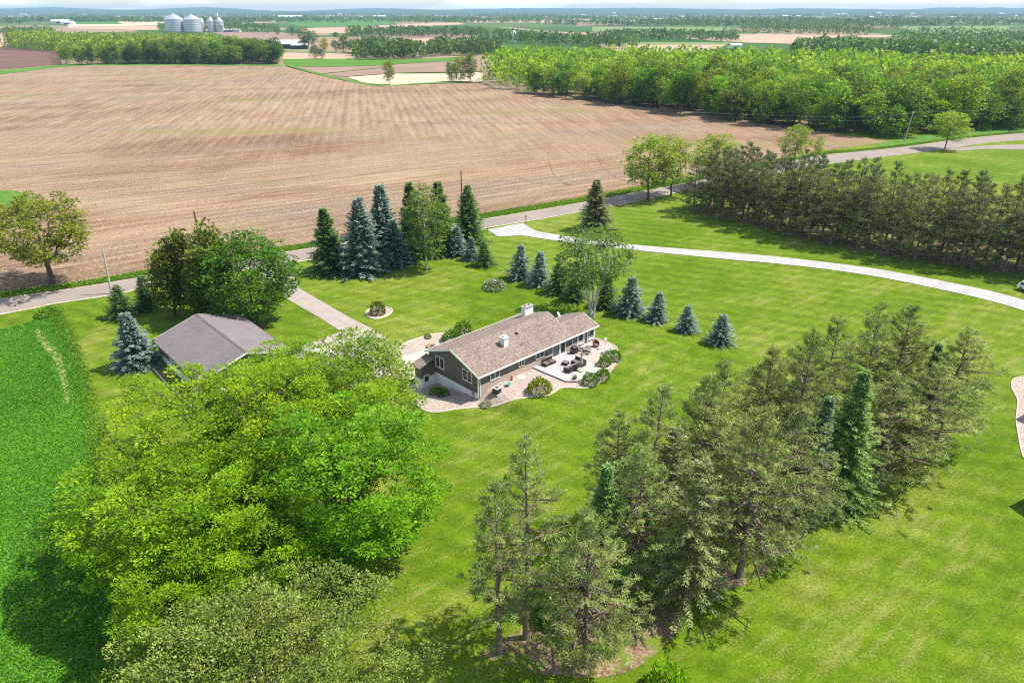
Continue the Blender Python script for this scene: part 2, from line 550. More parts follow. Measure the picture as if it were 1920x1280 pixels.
class MB:
    """collects boxes, prisms and tubes into one mesh"""

    def __init__(self):
        self.v, self.f = [], []

    def add(self, vs, fs):
        o = len(self.v)
        self.v += [tuple(map(float, p)) for p in vs]
        self.f += [tuple(i + o for i in f) for f in fs]
        return self

    def box(self, c, s, rz=0.0):
        cx, cy, cz = c
        hx, hy, hz = s[0] / 2, s[1] / 2, s[2] / 2
        ca, sa = math.cos(rz), math.sin(rz)
        vs = []
        for z in (-hz, hz):
            for x, y in ((-hx, -hy), (hx, -hy), (hx, hy), (-hx, hy)):
                vs.append((cx + x * ca - y * sa, cy + x * sa + y * ca, cz + z))
        return self.add(vs, [(3, 2, 1, 0), (4, 5, 6, 7), (0, 1, 5, 4), (1, 2, 6, 5), (2, 3, 7, 6), (3, 0, 4, 7)])

    def span(self, x0, x1, y0, y1, z0, z1):
        return self.box(((x0 + x1) / 2, (y0 + y1) / 2, (z0 + z1) / 2), (abs(x1 - x0), abs(y1 - y0), abs(z1 - z0)))

    def prism(self, poly, z0, z1):
        n = len(poly)
        zz = (lambda i: z0) if not callable(z0) else z0
        vs = [(p[0], p[1], z0) for p in poly] + [(p[0], p[1], z1) for p in poly]
        fs = [tuple(reversed(range(n))), tuple(range(n, 2 * n))]
        fs += [(i, (i + 1) % n, n + (i + 1) % n, n + i) for i in range(n)]
        return self.add(vs, fs)

    def slab(self, top, t):
        """a sheet with thickness t downwards, top = ring of 3D points"""
        n = len(top)
        vs = list(top) + [(p[0], p[1], p[2] - t) for p in top]
        fs = [tuple(range(n)), tuple(reversed(range(n, 2 * n)))]
        fs += [(i, n + i, n + (i + 1) % n, (i + 1) % n) for i in range(n)]
        return self.add(vs, fs)

    def tube(self, p0, p1, r0, r1=None, n=8):
        r1 = r0 if r1 is None else r1
        p0, p1 = Vector(p0), Vector(p1)
        d = (p1 - p0).normalized()
        a = d.orthogonal().normalized()
        b = d.cross(a)
        vs = []
        for p, r in ((p0, r0), (p1, r1)):
            for i in range(n):
                t = 2 * math.pi * i / n
                vs.append(p + a * (r * math.cos(t)) + b * (r * math.sin(t)))
        fs = [(i, (i + 1) % n, n + (i + 1) % n, n + i) for i in range(n)]
        fs += [tuple(reversed(range(n))), tuple(range(n, 2 * n))]
        return self.add(vs, fs)

    def lathe(self, prof, c=(0, 0, 0), n=16):
        vs, fs = [], []
        for r, z in prof:
            for i in range(n):
                t = 2 * math.pi * i / n
                vs.append((c[0] + r * math.cos(t), c[1] + r * math.sin(t), c[2] + z))
        for k in range(len(prof) - 1):
            for i in range(n):
                j = (i + 1) % n
                fs.append((k * n + i, k * n + j, (k + 1) * n + j, (k + 1) * n + i))
        fs.append(tuple(reversed(range(n))))
        fs.append(tuple(range((len(prof) - 1) * n, len(prof) * n)))
        return self.add(vs, fs)

    def build(self, name, mat, parent=None, bevel=0.0):
        me = bpy.data.meshes.new(name)
        me.from_pydata(self.v, [], self.f)
        me.update()
        me.materials.append(mat)
        if bevel:
            bm = bmesh.new()
            bm.from_mesh(me)
            bmesh.ops.bevel(bm, geom=list(bm.edges), offset=bevel, segments=2, affect='EDGES', profile=0.6)
            bm.to_mesh(me)
            bm.free()
        return obj(name, me, parent)


def sheet(name, pts, off, mat, maxlen=0.0, parent=None, kind='structure', label=None):
    """flat or draped ground sheet from a ring of (x, y)"""
    bm = bmesh.new()
    vs = [bm.verts.new((float(p[0]), float(p[1]), 0)) for p in pts]
    f = bm.faces.new(vs)
    bmesh.ops.triangulate(bm, faces=[f])
    if maxlen:
        for _ in range(7):
            es = [e for e in bm.edges if e.calc_length() > maxlen]
            if not es:
                break
            bmesh.ops.subdivide_edges(bm, edges=es, cuts=1)
            bmesh.ops.triangulate(bm, faces=[f for f in bm.faces if len(f.verts) > 3])
    for v in bm.verts:
        v.co.z = float(hgt(v.co.x, v.co.y)) + off
    bmesh.ops.recalc_face_normals(bm, faces=bm.faces)
    if sum(f.normal.z for f in bm.faces) < 0:
        bmesh.ops.reverse_faces(bm, faces=bm.faces)
    me = bpy.data.meshes.new(name)
    bm.to_mesh(me)
    bm.free()
    me.materials.append(mat)
    o = obj(name, me, parent)
    if kind and parent is None:
        o['kind'] = kind
    if label:
        o['label'] = label
    return o


def strip(name, left, right, off, mat, kind='structure', parent=None, step=0.0):
    """band between two polylines of (x, y)"""
    vs, fs = [], []
    n = len(left)
    cols = 2 if not step else 5
    for a, b in zip(left, right):
        for k in range(cols):
            t = k / (cols - 1)
            x, y = a[0] * (1 - t) + b[0] * t, a[1] * (1 - t) + b[1] * t
            vs.append((x, y, float(hgt(x, y)) + off))
    for i in range(n - 1):
        for k in range(cols - 1):
            fs.append((i * cols + k, i * cols + k + 1, (i + 1) * cols + k + 1, (i + 1) * cols + k))
    o = obj(name, np_mesh(name, vs, fs, mat), parent)
    bm = bmesh.new()
    bm.from_mesh(o.data)
    if sum(f.normal.z for f in bm.faces) < 0:
        bmesh.ops.reverse_faces(bm, faces=bm.faces)
    bm.to_mesh(o.data)
    bm.free()
    if parent is None and kind:
        o['kind'] = kind
    return o


def edging(parent, ring, w=0.16, h=0.10, mat=None, closed=False):
    """low raised kerb along a line"""
    P = [np.array(p[:2]) for p in ring]
    n = len(P)
    vs, fs = [], []
    for i in range(n):
        a = P[(i - 1) % n] if closed or i > 0 else P[0]
        b = P[(i + 1) % n] if closed or i < n - 1 else P[-1]
        d = b - a
        d = d / (np.linalg.norm(d) + 1e-9)
        q = np.array((-d[1], d[0]))
        for s, z in ((-w / 2, 0.0), (-w / 2 * 0.8, h), (w / 2 * 0.8, h), (w / 2, 0.0)):
            x, y = P[i] + q * s
            vs.append((x, y, float(hgt(x, y)) + z + 0.01))
    for i in range(n if closed else n - 1):
        j = (i + 1) % n
        for k in range(3):
            fs.append((i * 4 + k, i * 4 + k + 1, j * 4 + k + 1, j * 4 + k))
    return obj('edging', np_mesh('edging', vs, fs, mat or M['kerb']), parent)


def xy(pts):
    return [gp(*p)[:2] for p in pts]


# ------------------------------------------------------------------ the setting: ground, fields, roads, drives
FARM = 14000.0
gxs, gys = (-FARM, -139, 339, FARM), (-250, 6, 296, FARM)
gm = np_mesh('ground', [(x, y, -0.5) for y in gys for x in gxs], [(4 * j + i, 4 * j + i + 1, 4 * j + i + 5, 4 * j + i + 4) for j in range(3) for i in range(3) if (i, j) != (1, 1)], M['farmland'])
tag(obj('ground', gm), 'broad flat farmland reaching to the horizon', kind='structure')

gx1 = np.concatenate([np.linspace(-140, -36, 40)[:-1], np.linspace(-36, 26, 140)[:-1], np.linspace(26, 340, 110)])
gy1 = np.concatenate([np.linspace(5, 56, 24)[:-1], np.linspace(56, 116, 136)[:-1], np.linspace(116, 297, 70)])
nx, ny = len(gx1), len(gy1)
gx, gy = np.meshgrid(gx1, gy1)
gz = hgt(gx, gy)
idx = np.arange(nx * ny).reshape(ny, nx)
lawn_f = np.stack([idx[:-1, :-1], idx[:-1, 1:], idx[1:, 1:], idx[1:, :-1]], -1).reshape(-1, 4)
lawn = obj('lawn', np_mesh('lawn', np.stack([gx, gy, gz], -1).reshape(-1, 3), lawn_f, M['lawn'], smooth_shade=True))
tag(lawn, 'mown green lawn around the house and drives', kind='structure')

road_top = [(0, 562), (100, 547), (200, 532), (297, 515), (400, 497), (520, 476), (590, 465), (700, 446), (800, 429.5), (900, 413), (1000, 396), (1088, 381), (1176, 364.5), (1300, 341), (1420, 317), (1532, 293), (1600, 286), (1667, 279), (1730, 271), (1793, 262), (1860, 255), (1920, 250), (2100, 236)]
road_bot = [(0, 588), (100, 568), (207, 552), (300, 532), (400, 514), (533, 493), (593, 484), (700, 463), (800, 446), (903, 428), (1000, 412), (1084, 397), (1180, 380), (1300, 354), (1420, 331), (1540, 309), (1600, 301), (1663, 293), (1730, 285), (1777, 279), (1850, 268), (1920, 262), (2100, 246)]
RT, RB = xy(road_top), xy(road_bot)
RT = [RT[0] + (RT[0] - RT[3]) * 2] + RT
RB = [RB[0] + (RB[0] - RB[3]) * 2] + RB
RT, RB = smooth(RT, 4), smooth(RB, 4)


def widen(a, b, k):
    return [p + (p - q) / np.linalg.norm(p - q) * k for p, q in zip(a, b)]


strip('road_shoulder', widen(RT, RB, 0.5), widen(RB, RT, 0.7), 0.05, M['shoulder'])
tag(strip('road', RT, RB, 0.09, M['road']), 'worn grey country road running past the field')
side_t, side_b = xy([(1770, 281), (1815, 276), (1860, 273), (1920, 271.5), (2080, 270)]), xy([(1800, 284), (1830, 281), (1866, 280), (1920, 281), (2080, 284)])
strip('side_road', smooth(side_t, 4), smooth(side_b, 4), 0.07, M['road'])

field_ring = [(-900, 150), (-300, 146), (0, 141), (60, 133), (100, 127.5), (170, 123), (350, 123), (530, 124), (580, 137), (640, 151), (713, 163), (790, 158.5), (880, 155.5), (930, 166), (1020, 178), (1120, 193), (1260, 212), (1411, 231), (1560, 250), (1672, 266), (1600, 275), (1530, 284), (1420, 306), (1300, 330), (1176, 353), (1088, 370), (1000, 384), (900, 401), (800, 418), (700, 436), (590, 455), (520, 464), (400, 485), (297, 503), (200, 521), (100, 536), (0, 548), (-500, 640), (-900, 700)]
FR = xy(field_ring)
tag(sheet('tilled_field', FR, 0.04, M['field']), 'bare tilled field with pale and reddish streaks')
M['track'] = plain('packed_soil', (0.20, 0.135, 0.092), 0.95, 0.3, 0.5)
for tr_px in ([(690, 226), (800, 231), (900, 232), (1000, 231), (1130, 227)], [(1136, 205), (1118, 260), (1122, 300), (1150, 330), (1176, 340)], [(1040, 240), (1028, 290), (1040, 330), (1070, 350)], [(960, 330), (1010, 344), (1060, 346), (1110, 340)], [(0, 508), (40, 512), (90, 512), (150, 506)], [(200, 503), (240, 508), (262, 500)]):
    ta = smooth(xy(tr_px), 8)
    for sgn in (-1, 1):
        strip('wheel_track', [p + np.array((0.0, sgn * 1.0 - 0.35)) for p in ta], [p + np.array((0.12, sgn * 1.0 + 0.35)) for p in ta], 0.055, M['track'])
sheet('wood_verge', xy([(1640, 271), (1700, 258), (1800, 243), (1920, 226), (2060, 212), (2060, 237), (1920, 249), (1793, 261), (1730, 270), (1667, 278)]), 0.045, M['verge_ground'])
sheet('grass_waterway', smooth(xy([(-140, 352), (0, 357), (38, 361), (62, 380), (52, 396), (20, 393), (0, 390), (-140, 392)]), 4, True), 0.07, M['verge_ground'])

# white concrete drive and its flare at the road
dr_top = [(914, 431), (980, 418.5), (988, 424), (1009, 434), (1060, 442.5), (1120, 450), (1192, 459.5), (1358, 473), (1460, 482), (1556, 493), (1640, 504), (1714, 517), (1833, 540.6), (1920, 563), (2050, 606)]
dr_bot = [(933, 443.5), (955, 443), (975, 441.5), (997, 444.8), (1060, 454), (1120, 461), (1192, 469.4), (1358, 486), (1460, 495), (1556, 506), (1640, 518.5), (1714, 532.7), (1833, 558.5), (1920, 583), (2050, 628)]
DT, DB = xy(dr_top), xy(dr_bot)
DT = DT[:3] + smooth(DT[2:], 5)[1:]
DB = DB[:3] + smooth(DB[2:], 5)[1:]
tag(strip('driveway', DT, DB, 0.07, M['concrete']), 'new white concrete drive curving past the spruces')
for a, b in list(zip(DT, DB))[6::2]:
    d_ = (b - a) / np.linalg.norm(b - a)
    q_ = np.array((-d_[1], d_[0])) * 0.05
    o_ = sheet('joint', [a + d_ * 0.05 - q_, b - d_ * 0.05 - q_, b - d_ * 0.05 + q_, a + d_ * 0.05 + q_], 0.076, M['kerb'], parent=bpy.data.objects['driveway'])
# old drive down to the garage yard
old_ring = [(548, 505), (530, 514), (560, 541), (600, 563), (660, 598), (733.5, 640), (752, 647), (789, 655), (760, 668), (735, 690), (728, 708), (690, 722), (600, 735), (520, 700), (540, 662), (600, 640), (640, 622), (600, 596), (556, 571), (500, 538), (480, 524)]
old_ring = [(524, 487), (545, 500), (560, 540), (600, 563), (660, 598), (733.5, 640), (752, 647), (792, 657), (800, 690), (728, 712), (690, 725), (600, 738), (480, 700), (560, 650), (640, 622), (600, 596), (556, 571), (500, 538), (480, 510)]
tag(sheet('garage_drive', xy(old_ring), 0.045, M['old_drive'], 3.0), 'worn pinkish drive leading down to the garage yard')
tag(sheet('concrete_apron', xy([(738, 674), (770, 664), (795, 657), (812, 664), (806, 690), (785, 708), (752, 719), (724, 706)]), 0.075, M['apron'], 2.0), 'cream concrete apron beside the house')

# gravel beds
bed = [(105, 765), (150, 800), (178, 840), (172, 900), (215, 950), (290, 972), (400, 962), (500, 946), (640, 936), (850, 900), (960, 868), (1060, 855), (1180, 845), (1240, 820), (1290, 787), (1342, 778), (1430, 783), (1520, 778), (1600, 742), (1660, 702), (1678, 664), (1665, 632), (1700, 603), (1762, 572), (1768, 545), (1742, 515), (1738, 470), (1690, 435), (1600, 402), (1570, 392)]
bed_xy = smooth(xy([Zp(*p) for p in bed]), 4)
bed_in = [HC + HU * 22.9 + HV * 0.6, HC + HU * 22 + HV * 2, HC + HU * 0.6 + HV * 2, HC + HU * 0.6 + HV * 9.4, HC + HU * -0.6 + HV * 10.4]
gb = sheet('gravel_bed', list(bed_xy) + bed_in, 0.06, M['gravel'], 0.9)
tag(gb, 'pinkish gravel bed curving round the house')
edging(gb, bed_xy)
back = smooth(xy([Zp(*p) for p in [(52, 447), (130, 410), (250, 374), (330, 358), (400, 350), (480, 338), (600, 318)]]), 4)
gb2 = sheet('gravel_bed', list(back) + [HC + HU * 9 + HV * 9.6, HC + HU * 0 + HV * 9.6, gp(*Zp(200, 500))[:2]], 0.05, M['gravel'], 3.0)
tag(gb2, 'pinkish gravel bed between the house and the drive')
edging(gb2, back)
rb = smooth(xy([(686, 586), (688, 592), (700, 598), (716, 596), (731, 589), (735, 581), (728, 577), (712, 575), (696, 578)]), 4, True)
gb3 = sheet('gravel_bed', rb, 0.05, M['gravel'])
tag(gb3, 'small round gravel bed in the front lawn')
edging(gb3, rb, closed=True, w=0.22, h=0.14)
nb = smooth(xy([(1935, 708), (1905, 709), (1897, 716), (1897, 728), (1903, 740), (1908, 752), (1906, 775), (1905, 790), (1909, 815), (1914, 842), (1923, 862), (1960, 880), (2050, 860), (2040, 730)]), 4, True)
gb4 = sheet('gravel_bed', nb, 0.05, M['gravel'])
tag(gb4, 'pale gravel bed at the right edge of the picture')
edging(gb4, nb, closed=True)

sheet('needle_litter', smooth(xy([(905, 1222), (985, 1178), (1060, 1150), (1150, 1085), (1290, 1040), (1390, 985), (1500, 900), (1600, 850), (1700, 795), (1790, 790), (1752, 846), (1650, 905), (1590, 965), (1500, 1010), (1440, 1075), (1370, 1105), (1290, 1130), (1262, 1195), (1170, 1262), (1050, 1268), (960, 1248)]), 4, True), 0.03, M['litter'])
sheet('needle_litter', smooth(xy([(1310, 398), (1400, 420), (1500, 447), (1600, 468), (1700, 487), (1800, 500), (1890, 515), (2020, 545), (2060, 500), (1950, 470), (1800, 455), (1650, 425), (1500, 395), (1380, 372)]), 4, True), 0.03, M['litter'])
sheet('crop_ground', xy([(-500, 660), (0, 616), (60, 603), (95, 588), (118, 600), (138, 640), (160, 700), (180, 800), (190, 900), (200, 1000), (215, 1150), (225, 1290), (235, 1400), (-500, 1400)]), 0.02, M['crop_ground'])

# far fields, read as patches of one colour each
FARF = [
    ('ff_brown', [(-300, 92), (0, 88), (60, 92), (112, 96), (116, 119), (60, 125), (0, 130), (-300, 140)]),
    ('ff_grass', [(-300, 141), (0, 131), (60, 126), (118, 120), (530, 121), (530, 124), (170, 123), (100, 127), (0, 139), (-300, 148)]),
    ('ff_tan', [(-200, 62), (24, 63), (18, 84), (0, 88), (-200, 90)]),
    ('ff_mauve', [(-200, 29), (100, 31), (102, 37), (0, 38), (-200, 38)]),
    ('ff_green', [(150, 39), (215, 39.5), (232, 45.5), (140, 46)]),
    ('ff_pale', [(215, 40), (315, 41), (305, 48), (130, 50), (125, 46), (232, 45.5)]),
    ('ff_tan', [(125, 50), (312, 49), (310, 57), (130, 54)]),
    ('ff_mauve', [(395, 60), (520, 60), (570, 66), (560, 84), (500, 83), (430, 70)]),
    ('ff_green', [(530, 33), (640, 33), (700, 37), (745, 44), (690, 50), (570, 52), (540, 43)]),
    ('ff_tan', [(560, 53), (690, 51), (745, 46), (860, 42), (870, 46), (740, 52), (650, 62), (570, 63)]),
    ('ff_tan', [(735, 73), (850, 71), (918, 77), (915, 84), (800, 88), (745, 82)]),
    ('ff_sage', [(500, 93), (560, 92), (680, 98), (670, 100), (560, 98), (528, 97)]),
    ('ff_tan', [(528, 99), (600, 99), (672, 102), (668, 110), (530, 111)]),
    ('ff_grass', [(530, 111), (668, 110), (800, 110), (860, 108), (858, 113), (780, 118), (700, 123), (600, 125), (535, 123)]),
    ('ff_mauve', [(545, 125), (610, 125.5), (700, 123.5), (780, 118.5), (858, 113.5), (905, 112), (905, 133), (840, 136.5), (745, 136.5), (650, 143), (610, 141)]),
    ('ff_pale', [(650, 144.5), (745, 138), (840, 138), (905, 135), (905, 154), (880, 154), (790, 157), (713, 161), (680, 154)]),
    ('ff_sage', [(1118, 82), (1180, 79), (1370, 80), (1360, 85), (1130, 90)]),
    ('ff_tan', [(1125, 86), (1200, 84), (1362, 84), (1350, 90), (1290, 101), (1170, 101)]),
    ('ff_tan', [(1380, 64), (1440, 63), (1600, 66), (1550, 73), (1470, 82), (1392, 80)]),
    ('ff_sage', [(1110, 50), (1370, 52), (1372, 58), (1110, 60)]),
    ('ff_mauve', [(1080, 42), (1160, 42), (1170, 47), (1080, 49)]),
    ('ff_tan', [(1612, 66), (1680, 66), (1660, 71), (1600, 70)]),
    ('ff_sage', [(1690, 50), (1900, 49), (1890, 63), (1720, 64)]),
    ('ff_tan', [(870, 36), (1060, 38), (1080, 43), (880, 43)]),
    ('ff_green', [(1360, 95), (1700, 92), (1980, 88), (1980, 99), (1400, 104)]),
    ('ff_mauve', [(640, 62), (900, 64), (905, 71), (735, 72)]),
]
for k, (mname, ring) in enumerate(FARF):
    dense = []
    for i in range(len(ring)):
        a, b = np.array(ring[i], float), np.array(ring[(i + 1) % len(ring)], float)
        for t in (0, 0.25, 0.5, 0.75):
            dense.append(a * (1 - t) + b * t)
    sheet('far_field', xy(dense), -0.30 + 0.012 * k, M[mname])
for gl, wd in (([(537, 123.5), (580, 136), (640, 150), (713, 162), (790, 158), (885, 154.5)], 9.0), ([(603, 139), (650, 134), (700, 129), (740, 122)], 9.0), ([(745, 137.5), (800, 136.5), (850, 136.8), (905, 134)], 5.0)):
    g1 = smooth(xy(gl), 5)
    strip('grass_strip', g1, [p + np.array((1.0, wd)) for p in g1], 0.1, M['ff_grass'])
# light farm road behind the first field, and the grassed contour lines
fr = xy([(480, 91), (560, 95), (640, 99), (720, 102), (800, 105), (860, 107), (930, 108)])
strip('farm_road', smooth(fr, 4), smooth([p + np.array((3, -7.0)) for p in fr], 4), 0.05, M['shoulder'])


# ------------------------------------------------------------------ foliage builders
def unit(a):
    return a / (np.linalg.norm(a, axis=-1, keepdims=True) + 1e-9)


def blades(P, D, L, W, rg, flat=0.5):
    """leaf shaped quads from P along D; flat = how level the blade lies"""
    n = len(P)
    up = np.array((0, 0, 1.0))
    Sd = unit(np.cross(D, up) + rg.normal(0, 1 - flat, (n, 3)))
    Sd = unit(Sd - (Sd * D).sum(1, keepdims=True) * D)
    L = np.asarray(L).reshape(-1, 1)
    W = np.asarray(W).reshape(-1, 1)
    mid = P + D * L * 0.5
    v = np.stack([P, mid + Sd * W * 0.5, P + D * L, mid - Sd * W * 0.5], 1)
    return v.reshape(-1, 3)


def quads(n):
    return np.arange(n * 4).reshape(n, 4)


def limb_mesh(nodes, parents, radii, n=5, extra=None):
    """tapered tubes along a branch tree"""
    vs, fs = [], []
    ang = np.linspace(0, 2 * math.pi, n, endpoint=False)
    o = 0
    for i, p in enumerate(parents):
        if p < 0:
            continue
        a, b = nodes[p], nodes[i]
        d = b - a
        ln = np.linalg.norm(d)
        if ln < 1e-4:
            continue
        d = d / ln
        q = np.cross(d, (0.31, 0.9, 0.2))
        q /= np.linalg.norm(q) + 1e-9
        r = np.cross(d, q)
        ring = np.outer(np.cos(ang), q) + np.outer(np.sin(ang), r)
        vs.append(a + ring * min(radii[p], radii[i] * 1.8))
        vs.append(b + ring * radii[i])
        for k in range(n):
            fs.append((o + k, o + (k + 1) % n, o + n + (k + 1) % n, o + n + k))
        o += 2 * n
    return np.concatenate(vs), np.array(fs)


def grow(targets, trunk, rg, rtwig, rtrunk, pull=0.55):
    """join leaf clumps back to the trunk, nearest limb first"""
    nodes = [np.array(p, float) for p in trunk]
    parents = [-1] + list(range(len(trunk) - 1))
    root = nodes[0]
    order = np.argsort([np.linalg.norm(t - nodes[len(trunk) // 2]) for t in targets])
    arr = np.array(nodes)
    lo = max(1, len(trunk) // 3)
    depth = [0.0] * len(trunk)
    for k in order:
        t = targets[k]
        d = np.linalg.norm(arr - t, axis=1)
        cost = d + pull * np.array(depth) * 0.35 + np.maximum(0, arr[:, 2] - t[2] + 0.15 * d) * 1.2
        cost[:lo] += 50
        j = int(np.argmin(cost))
        a = arr[j]
        m1 = a + (t - a) * 0.5 + np.array((0, 0, 0.07 * np.linalg.norm(t - a))) + rg.normal(0, 0.05 * np.linalg.norm(t - a), 3)
        i0 = len(nodes)
        nodes += [m1, t]
        parents += [j, i0]
        base = depth[j]
        depth += [base + d[j] / 2, base + d[j]]
        arr = np.array(nodes)
    cnt = np.zeros(len(nodes))
    for i in range(len(nodes) - 1, 0, -1):
        cnt[i] += 1 if i >= len(trunk) else 0
        if parents[i] >= 0:
            cnt[parents[i]] += cnt[i]
    cnt = np.maximum(cnt, 1)
    rad = rtwig * cnt ** 0.5
    rad = rad * min(1.0, rtrunk / rad[0] * 1.0) if rad[0] > rtrunk else rad
    for i in range(len(trunk)):
        rad[i] = max(rad[i], rtrunk * (1 - 0.75 * i / len(trunk)))
    rad[0] = rtrunk * 1.35
    return np.array(nodes), parents, np.maximum(rad, rtwig * 0.8)


def leafy(seed, h, zb, rx, ry, nclump, per, leaf, clump, trunk_r, leafm, bark, lean=0.0, hollow=0.45, dome=0.35, droop=0.15, aspect=0.55, flatc=0.5, stems=1, lobes=0.22, tubes=5, twig=0.02):
    """broadleaf tree -> (trunk mesh, crown mesh)"""
    rg = np.random.default_rng(seed)
    cz, rz = (zb + h) / 2, (h - zb) / 2
    # lumpy outline
    ld = unit(rg.normal(0, 1, (9, 3)))
    la = rg.uniform(0.4, 1.0, 9)
    d = unit(rg.normal(0, 1, (nclump * 3, 3)))
    r = rg.uniform(hollow ** 3, 1, len(d)) ** (1 / 3)
    lump = 1 + lobes * ((np.maximum(0, d @ ld.T) ** 4 * la).sum(1) - 0.55)
    c = d * (r * lump)[:, None]
    c[:, 2] = np.where(c[:, 2] < 0, c[:, 2] * (1 - dome), c[:, 2] * 1.0)
    c = c * np.array((rx, ry, rz)) + np.array((lean, 0, cz - dome * rz * 0.2))
    # thin out clumps that sit too close
    keep = []
    for p in c:
        if len(keep) >= nclump:
            break
        if not keep or np.min(np.linalg.norm(np.array(keep) - p, axis=1)) > clump * 0.62:
            keep.append(p)
    c = np.array(keep)
    tops = []
    if stems == 1:
        k = 7
        trunk = [np.array((lean * (i / k) ** 1.5 + rg.normal(0, 0.08) * (i > 0), rg.normal(0, 0.08) * (i > 0), -0.25 + (zb + 0.5 * (h - zb) + 0.25) * i / k)) for i in range(k + 1)]
        nodes, par, rad = grow(c, trunk, rg, twig, trunk_r)
        tv, tf = limb_mesh(nodes, par, rad, tubes)
    else:
        tvs, tfs, o = [], [], 0
        az0 = rg.uniform(0, 6.28)
        groups = (np.floor(((np.arctan2(c[:, 1], c[:, 0]) - az0) % (2 * math.pi)) / (2 * math.pi) * stems)).astype(int)
        for s in range(stems):
            a = az0 + (s + 0.5) / stems * 2 * math.pi
            k = 7
            trunk = [np.array((math.cos(a) * (0.25 + 0.36 * rx * (i / k) ** 1.3), math.sin(a) * (0.25 + 0.36 * ry * (i / k) ** 1.3), -0.2 + (zb + 0.5 * (h - zb)) * i / k)) + rg.normal(0, 0.06, 3) * (i > 0) for i in range(k + 1)]
            g = c[groups == s]
            if not len(g):
                continue
            nodes, par, rad = grow(g, trunk, rg, twig, trunk_r)
            v, f = limb_mesh(nodes, par, rad, tubes)
            tvs.append(v)
            tfs.append(f + o)
            o += len(v)
        tv, tf = np.concatenate(tvs), np.concatenate(tfs)
    # leaves sit on the upper shell of each flattened clump
    n = len(c) * per
    ci = np.repeat(np.arange(len(c)), per)
    ctint = rg.uniform(0, 1, len(c))
    size = clump * rg.uniform(0.65, 1.25, len(c))
    ld = unit(rg.normal(0, 1, (n, 3)) + np.array((0, 0, 0.45)))
    off = ld * (rg.uniform(0.35, 1, n) ** 0.6)[:, None] * size[ci][:, None]
    off[:, 2] *= flatc
    P = c[ci] + off
    out = unit(P - np.array((lean, 0, cz - 0.4 * rz)))
    D = unit(ld * 0.7 + out * 0.35 + rg.normal(0, 0.55, (n, 3)) + np.array((0, 0, -droop)))
    D = unit(D * np.array((1, 1, 0.5)))
    L = leaf * rg.uniform(0.45, 1.45, n)
    V = blades(P, D, L, L * aspect * rg.uniform(0.7, 1.25, n), rg, 0.55)
    tint = np.clip(0.5 + (ctint[ci] - 0.5) * 0.55 + rg.normal(0, 0.2, n), 0, 1)
    crown = np_mesh('crown', V, quads(n), leafm, np.repeat(tint, 4))
    trunk_me = np_mesh('trunk', tv, tf, bark, smooth_shade=True)
    return trunk_me, crown


def spruce(seed, h, rad, whorls, per, twigs, twig_len, leafm, bark, bottom=0.03, droop=0.25, sparse=0.0, power=0.9, ragged=0.15, wr=0.30):
    """layered conifer -> (trunk, crown)"""
    rg = np.random.default_rng(seed)
    P, D, L, W, T = [], [], [], [], []
    tv = [np.array((0, 0, -0.2)), np.array((0, 0, h * 0.5)), np.array((0, 0, h * 0.98))]
    nodes, par, rr = list(tv), [-1, 0, 1], [0.022 * h, 0.013 * h, 0.01]
    for w in range(whorls):
        t = (w + rg.uniform(-0.3, 0.3)) / whorls
        t = min(max(t, 0.0), 0.985)
        z0 = h * (bottom + (1 - bottom) * t)
        full = rad * (1 - t) ** power + 0.035 * rad
        nb = max(4, int(per * (1 - 0.55 * t)))
        a0 = rg.uniform(0, 6.28)
        for b in range(nb):
            if rg.uniform() < sparse:
                continue
            a = a0 + 2 * math.pi * (b + rg.uniform(-0.3, 0.3)) / nb
            ln = full * rg.uniform(1 - ragged * 2, 1 + ragged)
            dirh = np.array((math.cos(a), math.sin(a), 0))
            side = np.array((-math.sin(a), math.cos(a), 0))
            sl = (0.55 * t ** 1.5 - droop * (1 - t))
            bt = rg.uniform(0, 1)
            k = max(3, int(twigs * (0.35 + 0.65 * (1 - t))))
            s = np.linspace(0.22, 1.0, k)
            pts = dirh * (ln * s)[:, None] + np.array((0, 0, 1)) * (z0 + ln * (sl * s + 0.22 * droop * s ** 3))[:, None]
            if rg.uniform() < 0.5:
                i0 = len(nodes)
                nodes += [np.array((0, 0, z0)), pts[k // 2], pts[-1]]
                par += [1 if z0 > h / 2 else 0, i0, i0 + 1]
                par[i0] = -1
                rr += [0.012 * ln + 0.01, 0.008 * ln + 0.008, 0.006]
            for sg in (-1, 1):
                d = unit(dirh * 0.75 + side * sg * rg.uniform(0.5, 1.0, (k, 1)) + np.array((0, 0, 1)) * rg.normal(-0.12, 0.22, (k, 1)))
                P.append(pts + rg.normal(0, 0.03, (k, 3)))
                D.append(d)
                ll = twig_len * (1.15 - 0.55 * s) * rg.uniform(0.7, 1.25, k)
                L.append(ll)
                W.append(ll * wr)
                T.append(np.clip(0.25 + 0.45 * s * rg.uniform(0.6, 1.3, k) + (bt - 0.5) * 0.4, 0, 1))
            # growth on top of the branch
            d = unit(dirh * 0.9 + rg.normal(0, 0.35, (k, 3)) + np.array((0, 0, 0.35)))
            P.append(pts)
            D.append(d)
            ll = twig_len * 0.8 * rg.uniform(0.7, 1.2, k)
            L.append(ll)
            W.append(ll * wr)
            T.append(np.clip(0.35 + 0.5 * s * rg.uniform(0.6, 1.3, k) + (bt - 0.5) * 0.4, 0, 1))
    P, D, L, W, T = map(np.concatenate, (P, D, L, W, T))
    V = blades(P, D, L, W, rg, 0.6)
    crown = np_mesh('crown', V, quads(len(P)), leafm, np.repeat(T, 4))
    v, f = limb_mesh(np.array(nodes), par, rr, 5)
    return np_mesh('trunk', v, f, bark, smooth_shade=True), crown


